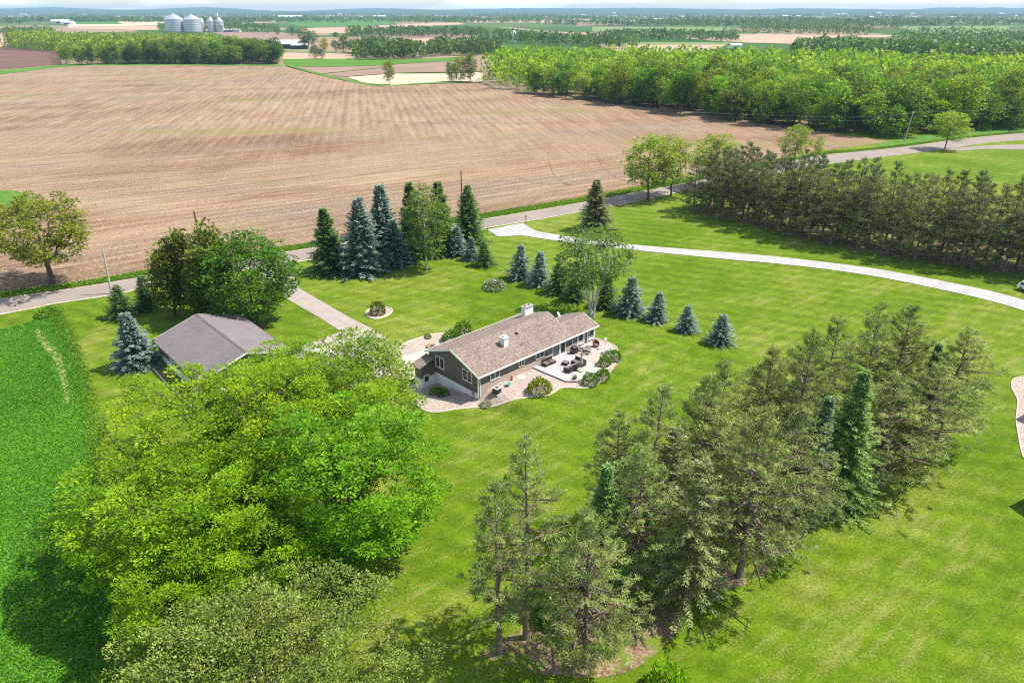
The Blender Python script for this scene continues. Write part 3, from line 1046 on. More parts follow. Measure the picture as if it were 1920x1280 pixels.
def pine(seed, h, rad, nbranch, tufts, needle, leafm, bark, bottom=0.25, lean=(0, 0), dead=0, nper=12, shape=0.6, width=0.16, shoot=0.45, puff=0.0):
    """long-needled pine: limbs that end in brushes of needles -> (trunk, crown)"""
    rg = np.random.default_rng(seed)
    k = 8
    tr = [np.array((lean[0] * (i / k) ** 1.5 * h + (rg.normal(0, 0.05) if i else 0), lean[1] * (i / k) ** 1.5 * h + (rg.normal(0, 0.05) if i else 0), -0.2 + (h + 0.2) * i / k)) for i in range(k + 1)]
    nodes, par = list(tr), [-1] + list(range(k))
    r0 = 0.0125 * h + 0.03
    rr = [r0 * (1 - 0.9 * i / k) for i in range(k + 1)]
    rr[0] *= 1.3
    P, D, T = [], [], []
    ga = rg.uniform(0, 6.28)
    for b in range(nbranch):
        t = bottom + (1 - bottom) * min(0.985, (b // 5 + 0.5 + rg.uniform(-0.22, 0.22)) / (nbranch / 5))   # branches in whorls
        ga += 2.39996 + rg.normal(0, 0.3)
        fi = t * k
        i = min(int(fi), k - 1)
        base = tr[i] + (tr[i + 1] - tr[i]) * (fi - i)
        tt = (t - bottom) / (1 - bottom)
        prof = (0.55 + 0.45 * min(1, tt / 0.25)) * (1 - max(0, (tt - 0.2) / 0.8) ** (1 / shape)) + 0.07
        ln = rad * prof * rg.uniform(0.6, 1.3)
        el = -0.10 + 0.85 * tt ** 1.6 + rg.normal(0, 0.12)
        dh = np.array((math.cos(ga) * math.cos(el), math.sin(ga) * math.cos(el), math.sin(el)))
        i0 = len(nodes)
        mid = base + dh * ln * 0.5 + rg.normal(0, 0.06 * ln, 3)
        tip = base + dh * ln + np.array((0, 0, 0.10 * ln))
        nodes += [base, mid, tip]
        par += [-1, i0, i0 + 1]
        br = 0.016 * ln + 0.012
        rr += [br * 1.5, br, br * 0.5]
        nt_ = max(3, int(tufts * (ln / rad) * rg.uniform(0.75, 1.25)))
        bt = rg.uniform(0, 1)
        s = rg.uniform(0.30, 1.0, nt_) ** 0.75
        side = unit(np.cross(dh, (0, 0, 1)))
        spread = 0.30 * ln * (0.35 + s) * rg.normal(0, 1, nt_) * 0.75
        pts = base + (mid - base) * np.minimum(s * 2, 1)[:, None] + (tip - mid) * np.maximum(s * 2 - 1, 0)[:, None]
        pts = pts + side * spread[:, None] + np.array((0, 0, 1)) * (rg.uniform(-0.04, 0.13, nt_) * ln)[:, None]
        for q in range(0, nt_, 3):
            j0 = len(nodes)
            nodes += [base + (tip - base) * (s[q] * 0.75), pts[q]]
            par += [-1, j0]
            rr += [0.018, 0.010]
        pd = unit(dh * 0.75 + side * np.sign(spread)[:, None] * 0.45 + np.array((0, 0, 0.55)) + rg.normal(0, 0.25, (nt_, 3)))
        P.append(pts)
        D.append(pd)
        T.append(np.clip(0.5 + (bt - 0.5) * 0.45 + rg.normal(0, 0.14, nt_), 0, 1))
    for b in range(dead):
        t = rg.uniform(0.12, bottom + 0.12)
        a = rg.uniform(0, 6.28)
        base = np.array((tr[0][0] + lean[0] * t ** 1.5 * h, lean[1] * t ** 1.5 * h, t * h))
        ln = rad * rg.uniform(0.35, 0.85)
        dh = np.array((math.cos(a), math.sin(a), rg.uniform(-0.35, 0.1)))
        i0 = len(nodes)
        nodes += [base, base + dh * ln * 0.55, base + dh * ln + np.array((0, 0, -0.12 * ln))]
        par += [-1, i0, i0 + 1]
        rr += [0.035, 0.022, 0.010]
        for q in range(3):
            j0 = len(nodes)
            s0 = rg.uniform(0.4, 0.9)
            st = base + dh * ln * s0
            nodes += [st, st + rg.normal(0, 0.28 * ln, 3) * np.array((1, 1, 0.5))]
            par += [-1, j0]
            rr += [0.018, 0.007]
    P, D, T = map(np.concatenate, (P, D, T))
    n = len(P)
    ti = np.repeat(np.arange(n), nper)
    nd = unit(D[ti] * 0.62 + unit(rg.normal(0, 1, (n * nper, 3))) * 0.9)
    L = needle * rg.uniform(0.7, 1.2, n * nper)
    along = rg.uniform(-0.15, 1.0, n * nper)[:, None] * shoot * rg.uniform(0.6, 1.3, n)[ti][:, None]
    V = blades(P[ti] + D[ti] * along + rg.normal(0, puff, (n * nper, 3)) * np.array((1, 1, 0.6)), nd, L, L * width, rg, 0.2)
    crown = np_mesh('crown', V, quads(n * nper), leafm, np.repeat(np.clip(T[ti] + rg.normal(0, 0.13, n * nper), 0, 1), 4))
    v, f = limb_mesh(np.array(nodes), par, rr, 5)
    return np_mesh('trunk', v, f, bark, smooth_shade=True), crown


def plant(name, pair, loc, label, cat, group=None, rz=None, scale=1.0, mat=None, bark=None, kids=('trunk', 'crown')):
    e = thing(name, loc, label, cat, group, rnd.uniform(0, 6.28) if rz is None else rz, scale)
    e.rotation_euler[0], e.rotation_euler[1] = rnd.gauss(0, 0.022), rnd.gauss(0, 0.022)
    for me, nm in zip(pair, kids):
        o = obj(nm, me, e)
        mm = mat if nm == kids[1] else bark
        if mm is not None:
            o.material_slots[0].link = 'OBJECT'
            o.material_slots[0].material = mm
    return e


def bush(seed, r, h, n, leaf, leafm, tufty=0.0):
    """dense low shrub -> (stems, foliage)"""
    rg = np.random.default_rng(seed)
    ld = unit(rg.normal(0, 1, (n, 3)) + np.array((0, 0, 0.25)))
    ld[:, 2] = np.abs(ld[:, 2]) * np.where(rg.uniform(0, 1, n) < 0.15, -0.1, 1)
    lob = unit(rg.normal(0, 1, (8, 3)) + np.array((0, 0, 0.5)))
    lump = 1 + 0.22 * ((np.maximum(0, ld @ lob.T) ** 6).sum(1) - 0.4)
    P = ld * (rg.uniform(0.55, 1, n) ** 0.5 * lump)[:, None] * np.array((r, r, h)) + np.array((0, 0, 0.05))
    D = unit(ld + rg.normal(0, 0.5, (n, 3)) + np.array((0, 0, 0.3 + tufty)))
    L = leaf * rg.uniform(0.6, 1.3, n)
    V = blades(P, D, L, L * 0.5, rg, 0.3)
    tint = np.clip(0.5 + rg.normal(0, 0.22, n) + 0.25 * (lump - 1.05), 0, 1)
    crown = np_mesh('foliage', V, quads(n), leafm, np.repeat(tint, 4))
    nodes, par, rr = [], [], []
    for i in range(9):
        a = 2 * math.pi * i / 9
        j = len(nodes)
        nodes += [np.array((0.05 * math.cos(a), 0.05 * math.sin(a), -0.08)), np.array((0.6 * r * math.cos(a), 0.6 * r * math.sin(a), 0.7 * h))]
        par += [-1, j]
        rr += [0.025, 0.012]
    v, f = limb_mesh(np.array(nodes), par, rr, 4)
    return np_mesh('stem', v, f, M['bark']), crown


# ------------------------------------------------------------------ the house
H_ROT = math.pi / 2 - H_AZ


def hl(u, v, z=None):
    p = HC + HU * u + HV * v
    return (float(p[0]), float(p[1]), float(hgt(p[0], p[1])) if z is None else z)


def shingle_material(name, cols, course=0.30):
    m, nt, b, out = newmat(name)
    v = coords(nt)
    vo = N(nt, 'ShaderNodeTexVoronoi', Scale=1.0)
    nt.links.new(coords(nt, (4.5, 8.0, 0.0)), vo.inputs['Vector'])
    sp = nt.nodes.new('ShaderNodeSeparateColor')
    nt.links.new(vo.outputs['Color'], sp.inputs['Color'])
    f = mixc(nt, sp.outputs[0], noise(nt, v, 7.0, 3, 0.8), 0.45)
    col = ramp(nt, f, [(0.2, cols[0]), (0.5, cols[1]), (0.8, cols[2])])
    col = mixc(nt, col, mixc(nt, col, 0.82, 1.0, 'MULTIPLY'), ramp(nt, noise(nt, v, 0.35, 4), [(0.4, 0.0), (0.7, 0.8)]))
    w = N(nt, 'ShaderNodeTexWave', Scale=1.0, Distortion=0.0)
    w.bands_direction = 'Y'
    w.wave_profile = 'SAW'
    nt.links.new(coords(nt, (1, 1 / course / 3.18, 1)), w.inputs['Vector'])
    col = mixc(nt, col, mixc(nt, col, 0.75, 1.0, 'MULTIPLY'), ramp(nt, w.outputs['Fac'], [(0.75, 0.0), (1.0, 0.6)]))
    nt.links.new(col, b.inputs['Base Color'])
    b.inputs['Roughness'].default_value = 0.92
    b.inputs['Specular IOR Level'].default_value = 0.1
    bump(nt, b, mixc(nt, f, w.outputs['Fac'], 0.5), 0.6, 0.04)
    return m


def siding_material(name, col, pitch=0.2):
    m, nt, b, out = newmat(name)
    v = coords(nt)
    w = N(nt, 'ShaderNodeTexWave', Scale=1.0, Distortion=0.0)
    w.bands_direction = 'Z'
    w.wave_profile = 'SAW'
    nt.links.new(coords(nt, (1, 1, 1 / pitch / 3.18)), w.inputs['Vector'])
    f = noise(nt, v, 1.2, 4)
    c = ramp(nt, f, [(0.3, tuple(x * 0.92 for x in col)), (0.7, tuple(x * 1.08 for x in col))])
    nt.links.new(c, b.inputs['Base Color'])
    b.inputs['Roughness'].default_value = 0.6
    bump(nt, b, w.outputs['Fac'], 0.8, 0.03)
    return m


def brick_material():
    m, nt, b, out = newmat('tan_brick')
    bt = N(nt, 'ShaderNodeTexBrick', Scale=1.0)
    bt.inputs['Color1'].default_value = (0.46, 0.33, 0.26, 1)
    bt.inputs['Color2'].default_value = (0.36, 0.25, 0.195, 1)
    bt.inputs['Mortar'].default_value = (0.50, 0.45, 0.40, 1)
    bt.inputs['Mortar Size'].default_value = 0.012
    bt.inputs['Brick Width'].default_value = 0.22
    bt.inputs['Row Height'].default_value = 0.075
    nt.links.new(coords(nt, (1, 1, 1), (R(90), 0, 0)), bt.inputs['Vector'])
    nt.links.new(bt.outputs['Color'], b.inputs['Base Color'])
    b.inputs['Roughness'].default_value = 0.9
    return m


def glass_material():
    m, nt, b, out = newmat('window_glass')
    f = noise(nt, coords(nt), 1.3, 3)
    nt.links.new(ramp(nt, f, [(0.35, (0.018, 0.026, 0.026)), (0.7, (0.055, 0.07, 0.068))]), b.inputs['Base Color'])
    b.inputs['Roughness'].default_value = 0.06
    b.inputs['Specular IOR Level'].default_value = 0.7
    return m


M['shingle'] = shingle_material('tan_shingle', ((0.165, 0.122, 0.100), (0.235, 0.180, 0.150), (0.325, 0.262, 0.224)))
M['shingle_grey'] = shingle_material('grey_brown_shingle', ((0.175, 0.150, 0.148), (0.195, 0.170, 0.170), (0.220, 0.194, 0.194)))
M['siding'] = siding_material('brown_siding', (0.135, 0.120, 0.102))
M['white'] = plain('white_paint', (0.78, 0.78, 0.77), 0.55, 0.04, 2)
M['foundation'] = plain('painted_foundation', (0.80, 0.81, 0.82), 0.8, 0.06, 1.5)
M['brick'] = brick_material()
M['glass'] = glass_material()
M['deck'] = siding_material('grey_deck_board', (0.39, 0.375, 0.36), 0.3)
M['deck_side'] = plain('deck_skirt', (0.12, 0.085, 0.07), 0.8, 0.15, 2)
M['paver'] = gravel_material('patio_paver', [(0.1, (0.33, 0.26, 0.225)), (0.5, (0.44, 0.36, 0.315)), (0.9, (0.55, 0.47, 0.42))], 3.5, 0.2, 0.4)
M['wicker'] = plain('dark_wicker', (0.050, 0.040, 0.036), 0.75, 0.4, 14, bmp=0.6)
M['cushion'] = plain('brown_cushion', (0.16, 0.125, 0.105), 0.9, 0.12, 4)
M['wicker_brown'] = plain('brown_wicker', (0.17, 0.095, 0.06), 0.75, 0.35, 14, bmp=0.6)
M['black'] = plain('black_enamel', (0.016, 0.016, 0.018), 0.35, 0.2, 4, 0.5)
M['metal'] = plain('grey_metal', (0.35, 0.35, 0.36), 0.4, 0.12, 3, 0.5, 0.7)
M['dark_metal'] = plain('dark_metal', (0.06, 0.058, 0.055), 0.5, 0.2, 3, 0.5, 0.3)
M['canvas'] = plain('beige_canvas', (0.42, 0.38, 0.32), 0.9, 0.12, 3)
M['teal'] = plain('teal_glaze', (0.10, 0.33, 0.30), 0.4, 0.12, 3, 0.5)
M['terracotta'] = plain('terracotta', (0.35, 0.16, 0.09), 0.8, 0.15, 4)
M['wood_pole'] = plain('weathered_pole', (0.46, 0.42, 0.37), 0.9, 0.2, 3)
M['dark_pole'] = plain('tarred_pole', (0.11, 0.085, 0.07), 0.9, 0.2, 3)
M['stone'] = plain('field_stone', (0.42, 0.36, 0.31), 0.9, 0.3, 3)
M['firewood'] = plain('split_wood', (0.36, 0.25, 0.16), 0.9, 0.4, 5)

house = thing('ranch_house', (HC[0], HC[1], 0.0), 'long brown ranch house with tan shingle roof and white trim', 'house', rz=H_ROT)
SL = 0.365
EZ = 3.35
LX, WX, LY, WY = 17.55, 22.70, 10.06, 5.24           # main body, wing end, depths
RY, WRY = 5.03, 2.62                                 # ridge lines


def roof_z(y, ridge):
    return EZ + SL * (0.45 + (y if y <= ridge else 2 * ridge - y))


# walls
MB().prism([(0.02, 0.02), (LX - 0.02, 0.02), (LX - 0.02, LY - 0.02), (0.02, LY - 0.02)], -2.2, 0.62).prism([(LX, 0.02), (WX - 0.02, 0.02), (WX - 0.02, WY - 0.02), (LX, WY - 0.02)], -1.0, 0.621).build('foundation', M['foundation'], house)
wall = MB()
for x0, x1, dpt, rdg in ((0, LX, LY, RY), (LX, WX, WY, WRY)):
    prof = [(0, 0.62), (dpt, 0.62), (dpt, roof_z(dpt, rdg) - 0.2), (rdg, roof_z(rdg, rdg) - 0.2), (0, roof_z(0, rdg) - 0.2)]
    n = len(prof)
    vs = [(x0, y, z) for y, z in prof] + [(x1, y, z) for y, z in prof]
    wall.add(vs, [tuple(range(n)), tuple(reversed(range(n, 2 * n)))] + [(i, n + i, n + (i + 1) % n, (i + 1) % n) for i in range(n)])
wall.build('siding', M['siding'], house)
wains = MB()
for x0, x1 in ((0.16, 13.55), (16.5, 20.25), (21.15, WX)):
    wains.span(x0, x1, -0.09, 0.03, -0.1, 1.86)
wains.build('brick_wainscot', M['brick'], house)
for xc in (0.0, WX):
    MB().box((xc, 0.0, 1.9), (0.16, 0.16, 2.9)).build('corner_board', M['white'], house)
# roof planes
roof = MB()
P3 = lambda x, y, r: (x, y, roof_z(y, r))
roof.slab([P3(-0.35, -0.45, RY), P3(WX + 0.35, -0.45, RY), P3(WX + 0.35, WRY, RY), P3(17.9, WRY, RY), P3(17.9, RY, RY), P3(-0.35, RY, RY)], 0.17)
roof.slab([P3(-0.35, RY, RY), P3(17.9, RY, RY), P3(17.9, 2 * RY + 0.45, RY), P3(-0.35, 2 * RY + 0.45, RY)], 0.17)
roof.slab([P3(17.9, WRY, WRY), P3(WX + 0.35, WRY, WRY), P3(WX + 0.35, 2 * WRY + 0.45, WRY), P3(17.9, 2 * WRY + 0.45, WRY)], 0.17)
roof_o = roof.build('roof', M['shingle'], house)
cap = MB()
for x0, x1, r in ((-0.36, 17.92, RY), (17.95, WX + 0.36, WRY)):
    z = roof_z(r, r)
    cap.slab([(x0, r - 0.16, z - 0.02), (x1, r - 0.16, z - 0.02), (x1, r, z + 0.05), (x0, r, z + 0.05)], 0.03)
    cap.slab([(x0, r, z + 0.05), (x1, r, z + 0.05), (x1, r + 0.16, z - 0.02), (x0, r + 0.16, z - 0.02)], 0.03)
cap.build('ridge_cap', plain('ridge_shingle', (0.20, 0.145, 0.12), 0.9, 0.2, 4), roof_o)
# fascia and rake trim
tr_ = MB()


def beam(a, b, w, h):
    a, b = Vector(a), Vector(b)
    d = (b - a).normalized()
    s = d.cross(Vector((0, 0, 1))).normalized() * (w / 2)
    u = s.cross(d).normalized() * (h / 2)
    vs = [a - s - u, a + s - u, a + s + u, a - s + u, b - s - u, b + s - u, b + s + u, b - s + u]
    tr_.add(vs, [(3, 2, 1, 0), (4, 5, 6, 7), (0, 1, 5, 4), (1, 2, 6, 5), (2, 3, 7, 6), (3, 0, 4, 7)])


for (x, ya, yb, r) in ((-0.38, -0.45, RY, RY), (-0.38, RY, 2 * RY + 0.45, RY), (WX + 0.38, -0.45, WRY, WRY), (WX + 0.38, WRY, 2 * WRY + 0.45, WRY), (17.93, WRY + 0.2, RY, RY), (17.93, RY, 2 * RY + 0.45, RY)):
    tr_ = MB()
    beam((x, ya, roof_z(ya, r) - 0.10), (x, yb, roof_z(yb, r) - 0.10), 0.05, 0.24)
    tr_.build('rake_board', M['white'], roof_o)
for xa, xb, yg in ((-0.4, WX + 0.4, -0.51), (-0.4, 17.95, 2 * RY + 0.51), (17.95, WX + 0.4, 2 * WRY + 0.51)):
    tr_ = MB()
    beam((xa, yg, EZ - 0.11), (xb, yg, EZ - 0.11), 0.11, 0.17)
    tr_.build('gutter', M['white'], roof_o)


def window(face, a0, a1, z0, z1, panes=2, name='window', y0=0.0, parent=None):
    """framed window set into a wall: frame, then one pane per sash"""
    t = 0.085

    def B(mb, p0, p1, q0, q1, d0, d1):
        if face == 'front':
            return mb.span(p0, p1, y0 - d1, y0 - d0, q0, q1)
        return mb.span(y0 - d1, y0 - d0, p0, p1, q0, q1)
    fr_ = MB()
    B(fr_, a0 - t, a1 + t, z1, z1 + t, -0.02, 0.115)
    B(fr_, a0 - t - 0.03, a1 + t + 0.03, z0 - t, z0, -0.02, 0.15)
    B(fr_, a0 - t, a0, z0, z1, -0.02, 0.113)
    B(fr_, a1, a1 + t, z0, z1, -0.02, 0.113)
    for i in range(1, panes):
        c = a0 + (a1 - a0) * i / panes
        B(fr_, c - 0.045, c + 0.045, z0, z1, -0.02, 0.109)
    fo = fr_.build(name, M['white'], parent or house)
    for i in range(panes):
        p0 = a0 + (a1 - a0) * i / panes + (0.045 if i else 0)
        p1 = a0 + (a1 - a0) * (i + 1) / panes - (0.045 if i < panes - 1 else 0)
        B(MB(), p0, p1, z0, z1, -0.02, 0.035).build('pane', M['glass'], fo)
    return fo


window('gable', 6.8, 8.45, 1.68, 3.15)
window('gable', 1.2, 2.85, 1.82, 3.25)
window('front', 2.05, 3.5, 1.95, 2.95, 2, y0=-0.03)
window('front', 7.15, 8.0, 2.1, 2.9, 2, y0=-0.03)
window('front', 10.4, 11.85, 2.08, 2.92, 2, y0=-0.03)
window('front', 13.75, 15.0, 1.15, 3.0, 1, 'patio_door')
window('front', 15.35, 16.25, 1.15, 3.0, 1, 'patio_door')
window('front', 17.85, 18.75, 1.45, 2.95, 1, y0=-0.03)
window('front', 19.15, 20.05, 1.45, 2.95, 1, y0=-0.03)
window('front', 20.4, 21.0, 1.0, 2.95, 1, 'patio_door')
window('front', 21.4, 22.35, 1.5, 2.95, 1, y0=-0.03)
# downspouts
MB().span(0.12, 0.22, -0.17, -0.095, 0.3, 3.2).build('downspout', M['white'], house)
MB().span(WX - 0.3, WX - 0.2, -0.17, -0.095, 0.9, 3.2).build('downspout', M['white'], house)
# utility meter on the gable end
MB().span(-0.16, 0.0, 0.85, 1.15, 0.25, 0.95).tube((-0.07, 1.0, -0.6), (-0.07, 1.0, 0.3), 0.035).build('meter_box', M['metal'], house)
# covered basement entry at the drive end of the gable
ent = MB().span(-2.3, 0.0, 8.95, 10.3, 0.2, 2.0)
ent.build('entry_wall', M['siding'], house)
MB().span(-2.32, 0.0, 8.93, 10.32, -2.3, 0.2).build('entry_foundation', M['foundation'], house)
MB().slab([(-2.75, 8.65, 2.05), (0.0, 8.65, 2.75), (0.0, 10.6, 2.75), (-2.75, 10.6, 2.05)], 0.16).build('entry_roof', M['shingle'], house)
ed = MB().span(-1.95, -1.0, 8.86, 8.93, -1.45, 0.62).build('entry_door', M['white'], house)
MB().span(-1.8, -1.15, 8.83, 8.855, -0.35, 0.45).build('pane', M['glass'], ed)
# chimneys, vents and dish stand on the roof
ch = MB().span(16.0, 17.65, 7.65, 8.5, 3.3, 5.6).build('chimney', M['white'], roof_o)
MB().span(15.92, 17.73, 7.57, 8.58, 5.6, 5.72).build('cap', M['concrete'], ch)
for xf in (16.4, 17.2):
    MB().tube((xf, 8.07, 5.72), (xf, 8.07, 5.92), 0.17, 0.15).build('flue', M['terracotta'], ch)
ch2 = MB().span(6.55, 7.35, 2.15, 2.95, 3.9, 5.55).build('chimney', M['white'], roof_o)
MB().span(6.48, 7.42, 2.08, 3.02, 5.55, 5.63).span(6.7, 7.2, 2.3, 2.8, 5.63, 5.85).build('cap', M['white'], ch2)
MB().span(9.95, 10.3, 3.3, 3.65, 4.6, 4.95).build('vent', M['black'], roof_o)
MB().tube((9.2, 1.5, 4.0), (9.2, 1.5, 4.45), 0.06).build('vent_pipe', M['metal'], roof_o)
dish = MB().tube((18.5, 3.5, 4.3), (18.5, 3.5, 5.15), 0.04)
dish_o = dish.build('satellite_dish', M['metal'], roof_o)
dv = MB()
ringp = []
for r_, dz in ((0.02, 0.0), (0.2, 0.03), (0.36, 0.1), (0.40, 0.13)):
    ringp.append((r_, dz))
vs, fs = [], []
ax = Vector((0.45, -0.75, 0.55)).normalized()
e1 = ax.orthogonal().normalized()
e2 = ax.cross(e1)
for r_, dz in ringp:
    for i in range(14):
        t = 2 * math.pi * i / 14
        vs.append(Vector((18.5, 3.45, 5.2)) + e1 * r_ * math.cos(t) + e2 * r_ * math.sin(t) + ax * dz)
for k in range(3):
    for i in range(14):
        j = (i + 1) % 14
        fs.append((k * 14 + i, k * 14 + j, k * 14 + 14 + j, k * 14 + 14 + i))
fs.append(tuple(range(14)))
dv.add(vs, fs).build('reflector', M['white'], dish_o)

# deck and patio
deck_poly = [(9.75, -0.12), (10.02, -5.85), (11.1, -6.9), (15.8, -7.0), (16.6, -4.7), (16.6, -0.12)]
deck = thing('deck', hl(9.75, -0.1, 0.0), 'low grey timber deck with corner steps behind the house', 'deck', rz=H_ROT)
dl = lambda p: (p[0] - 9.75, p[1] + 0.1)
MB().prism([dl(p) for p in reversed(deck_poly)], 0.98, 1.10).build('deck_boards', M['deck'], deck)
cxm, cym = 13.2, -3.4
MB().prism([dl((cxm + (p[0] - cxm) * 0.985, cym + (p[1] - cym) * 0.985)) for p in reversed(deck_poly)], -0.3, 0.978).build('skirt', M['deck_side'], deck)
for k, (d0, zt) in enumerate(((0.42, 0.80), (0.84, 0.50))):
    a, b = np.array((10.02, -5.85)), np.array((11.1, -6.9))
    nrm = np.array((-(b - a)[1], (b - a)[0]))
    nrm = -nrm / np.linalg.norm(nrm)
    nrm = nrm if nrm @ np.array((-1, -1)) > 0 else -nrm
    q = [a + nrm * (d0 - 0.42), b + nrm * (d0 - 0.42), b + nrm * d0, a + nrm * d0]
    st = MB().prism([dl(p) for p in q], zt - 0.06, zt).build('step', M['deck'], deck)
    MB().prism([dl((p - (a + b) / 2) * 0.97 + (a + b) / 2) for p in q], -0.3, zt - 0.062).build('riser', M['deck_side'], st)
patio = [hl(*p)[:2] for p in [(16.55, 0.3), (16.6, -4.7), (18.2, -4.9), (20.6, -4.9), (22.4, -4.2), (22.9, -2.5), (22.7, 0.3)]]
tag(sheet('patio', patio, 0.10, M['paver'], 0.9), 'pinkish paver patio beyond the deck')


def place(name, u, v, z, label, cat, rz=0.0, group=None):
    return thing(name, hl(u, v, z), label, cat, group, H_ROT + rz)


# wicker seating on the deck
def armchair(u, v, rz, label, w=0.95):
    t = place('wicker_chair', u, v, 1.10, label, 'chair', rz)
    MB().span(-w / 2, w / 2, -0.42, 0.42, 0.04, 0.30).build('seat', M['wicker'], t, 0.02)
    MB().span(-w / 2, w / 2, 0.30, 0.46, 0.301, 0.80).build('backrest', M['wicker'], t, 0.02)
    MB().span(-w / 2 + 0.04, w / 2 - 0.04, -0.42, 0.29, 0.302, 0.44).build('cushion', M['cushion'], t, 0.03)
    return t


armchair(11.45, -0.95, 0, 'low dark wicker armless chair by the wall, nearer the gable end')
armchair(12.5, -1.0, 0, 'low dark wicker armless chair by the wall, nearer the patio door')
t = place('ottoman', 13.55, -2.6, 1.10, 'square dark wicker ottoman in the middle of the deck', 'ottoman', 0.3)
MB().span(-0.42, 0.42, -0.42, 0.42, 0.03, 0.32).build('base', M['wicker'], t, 0.02)
MB().span(-0.40, 0.40, -0.40, 0.40, 0.321, 0.42).build('cushion', M['cushion'], t, 0.03)
t = place('wicker_sofa', 13.7, -4.2, 1.10, 'L-shaped dark wicker sofa around the umbrella', 'sofa', 0.0)
MB().span(-1.7, 1.5, -0.42, 0.42, 0.04, 0.32).span(0.65, 1.5, 0.42, 1.3, 0.04, 0.32).build('seat', M['wicker'], t)
MB().span(-1.7, 1.5, -0.60, -0.42, 0.04, 0.82).span(1.502, 1.66, -0.60, 1.3, 0.04, 0.82).build('backrest', M['wicker'], t)
MB().span(-1.85, -1.702, -0.6, 0.42, 0.04, 0.62).build('arm', M['wicker'], t)
for x0 in (-1.66, -0.88, -0.10, 0.68):
    MB().span(x0, x0 + 0.75, -0.40, 0.40, 0.322, 0.45).build('cushion', M['cushion'], t, 0.03)
MB().span(0.68, 1.46, 0.44, 1.28, 0.322, 0.45).build('cushion', M['cushion'], t, 0.03)
t = place('patio_umbrella', 13.75, -5.25, 1.10, 'closed beige patio umbrella on a square base', 'umbrella')
MB().span(-0.55, 0.55, -0.55, 0.55, 0.0, 0.14).build('base', M['stone'], t, 0.02)
MB().tube((0, 0, 0.14), (0, 0, 2.75), 0.035).build('pole', M['dark_metal'], t)
MB().lathe([(0.04, 2.85), (0.09, 2.70), (0.15, 2.1), (0.20, 1.5), (0.24, 1.05), (0.16, 1.02)], n=10).build('canopy', M['canvas'], t)
t = place('barbecue_grill', 17.2, -0.95, None, 'black covered barbecue grill against the house wall', 'grill')
MB().span(-0.62, 0.62, -0.30, 0.30, 0.12, 0.85).build('cabinet', M['black'], t, 0.03)
vs = []
lid = MB()
pr = [(-0.30, 0.86), (0.30, 0.86), (0.30, 1.05), (0.18, 1.22), (-0.12, 1.25), (-0.30, 1.08)]
lid.add([(-0.42, y, z) for y, z in pr] + [(0.42, y, z) for y, z in pr], [tuple(reversed(range(6))), tuple(range(6, 12))] + [(i, (i + 1) % 6, 6 + (i + 1) % 6, 6 + i) for i in range(6)])
lid.build('lid', M['black'], t)
for xs in (-0.705, 0.705):
    MB().box((xs, 0, 0.84), (0.15, 0.52, 0.04)).build('side_shelf', M['metal'], t)
for x in (-0.5, 0.5):
    for y in (-0.22, 0.22):
        MB().tube((x - 0.03, y, 0.06), (x + 0.03, y, 0.06), 0.06).build('wheel', M['dark_metal'], t)


def metal_chair(u, v, rz, label):
    t = place('metal_chair', u, v, None, label, 'chair', rz)
    MB().span(-0.26, 0.26, -0.26, 0.26, 0.42, 0.46).build('seat', M['dark_metal'], t)
    b = MB()
    for x in (-0.24, -0.08, 0.08, 0.24):
        b.tube((x, 0.26, 0.46), (x, 0.34, 0.98), 0.018, n=5)
    b.tube((-0.26, 0.34, 0.98), (0.26, 0.34, 0.98), 0.022, n=5)
    b.build('backrest', M['dark_metal'], t)
    for x in (-0.23, 0.23):
        for y in (-0.23, 0.23):
            MB().tube((x, y, 0.0), (x, y, 0.43), 0.02, n=5).build('leg', M['dark_metal'], t)
    for x in (-0.27, 0.27):
        MB().tube((x, -0.24, 0.64), (x, 0.28, 0.66), 0.02, n=5).build('arm', M['dark_metal'], t)
    return t


metal_chair(18.55, -2.5, 2.6, 'dark metal patio chair standing out on the pavers')
metal_chair(18.6, -1.1, 0.3, 'dark metal patio chair close to the house windows')
metal_chair(17.9, -2.1, -1.4, 'dark metal patio chair between grill and deck edge')
t = place('patio_table', 19.2, -1.8, None, 'round metal patio table among the chairs', 'table')
MB().tube((0, 0, 0.70), (0, 0, 0.73), 0.5, n=18).build('table_top', M['metal'], t)
for k in range(4):
    a = k * math.pi / 2 + 0.4
    MB().tube((0.38 * math.cos(a), 0.38 * math.sin(a), 0), (0.2 * math.cos(a), 0.2 * math.sin(a), 0.70), 0.02, n=5).build('leg', M['dark_metal'], t)
t = place('wicker_chair', 21.1, -1.7, None, 'round-backed brown wicker chair at the far end of the patio', 'chair', -0.5)
MB().tube((0, 0, 0.05), (0, 0, 0.42), 0.38, 0.42, n=14).build('seat', M['wicker_brown'], t)
bk = MB()
for k in range(9):
    a0, a1 = math.pi * (-0.1 + 1.2 * k / 9), math.pi * (-0.1 + 1.2 * (k + 1) / 9)
    zt = 0.62 + 0.42 * math.sin(math.pi * (k + 0.5) / 9)
    vs = [(0.46 * math.cos(a0), 0.46 * math.sin(a0), 0.3), (0.46 * math.cos(a1), 0.46 * math.sin(a1), 0.3), (0.52 * math.cos(a1), 0.52 * math.sin(a1), zt), (0.52 * math.cos(a0), 0.52 * math.sin(a0), zt)]
    vs += [(x * 0.88, y * 0.88, z) for x, y, z in vs]
    bk.add(vs, [(0, 1, 2, 3), (7, 6, 5, 4), (3, 2, 6, 7), (0, 4, 5, 1), (1, 5, 6, 2), (0, 3, 7, 4)])
bk.build('backrest', M['wicker_brown'], t)
MB().tube((0, 0, 0.421), (0, 0, 0.52), 0.36, 0.33, n=14).build('cushion', M['cushion'], t)
t = place('garden_bench', 20.7, -3.9, None, 'white garden bench at the edge of the patio', 'bench', 2.9)
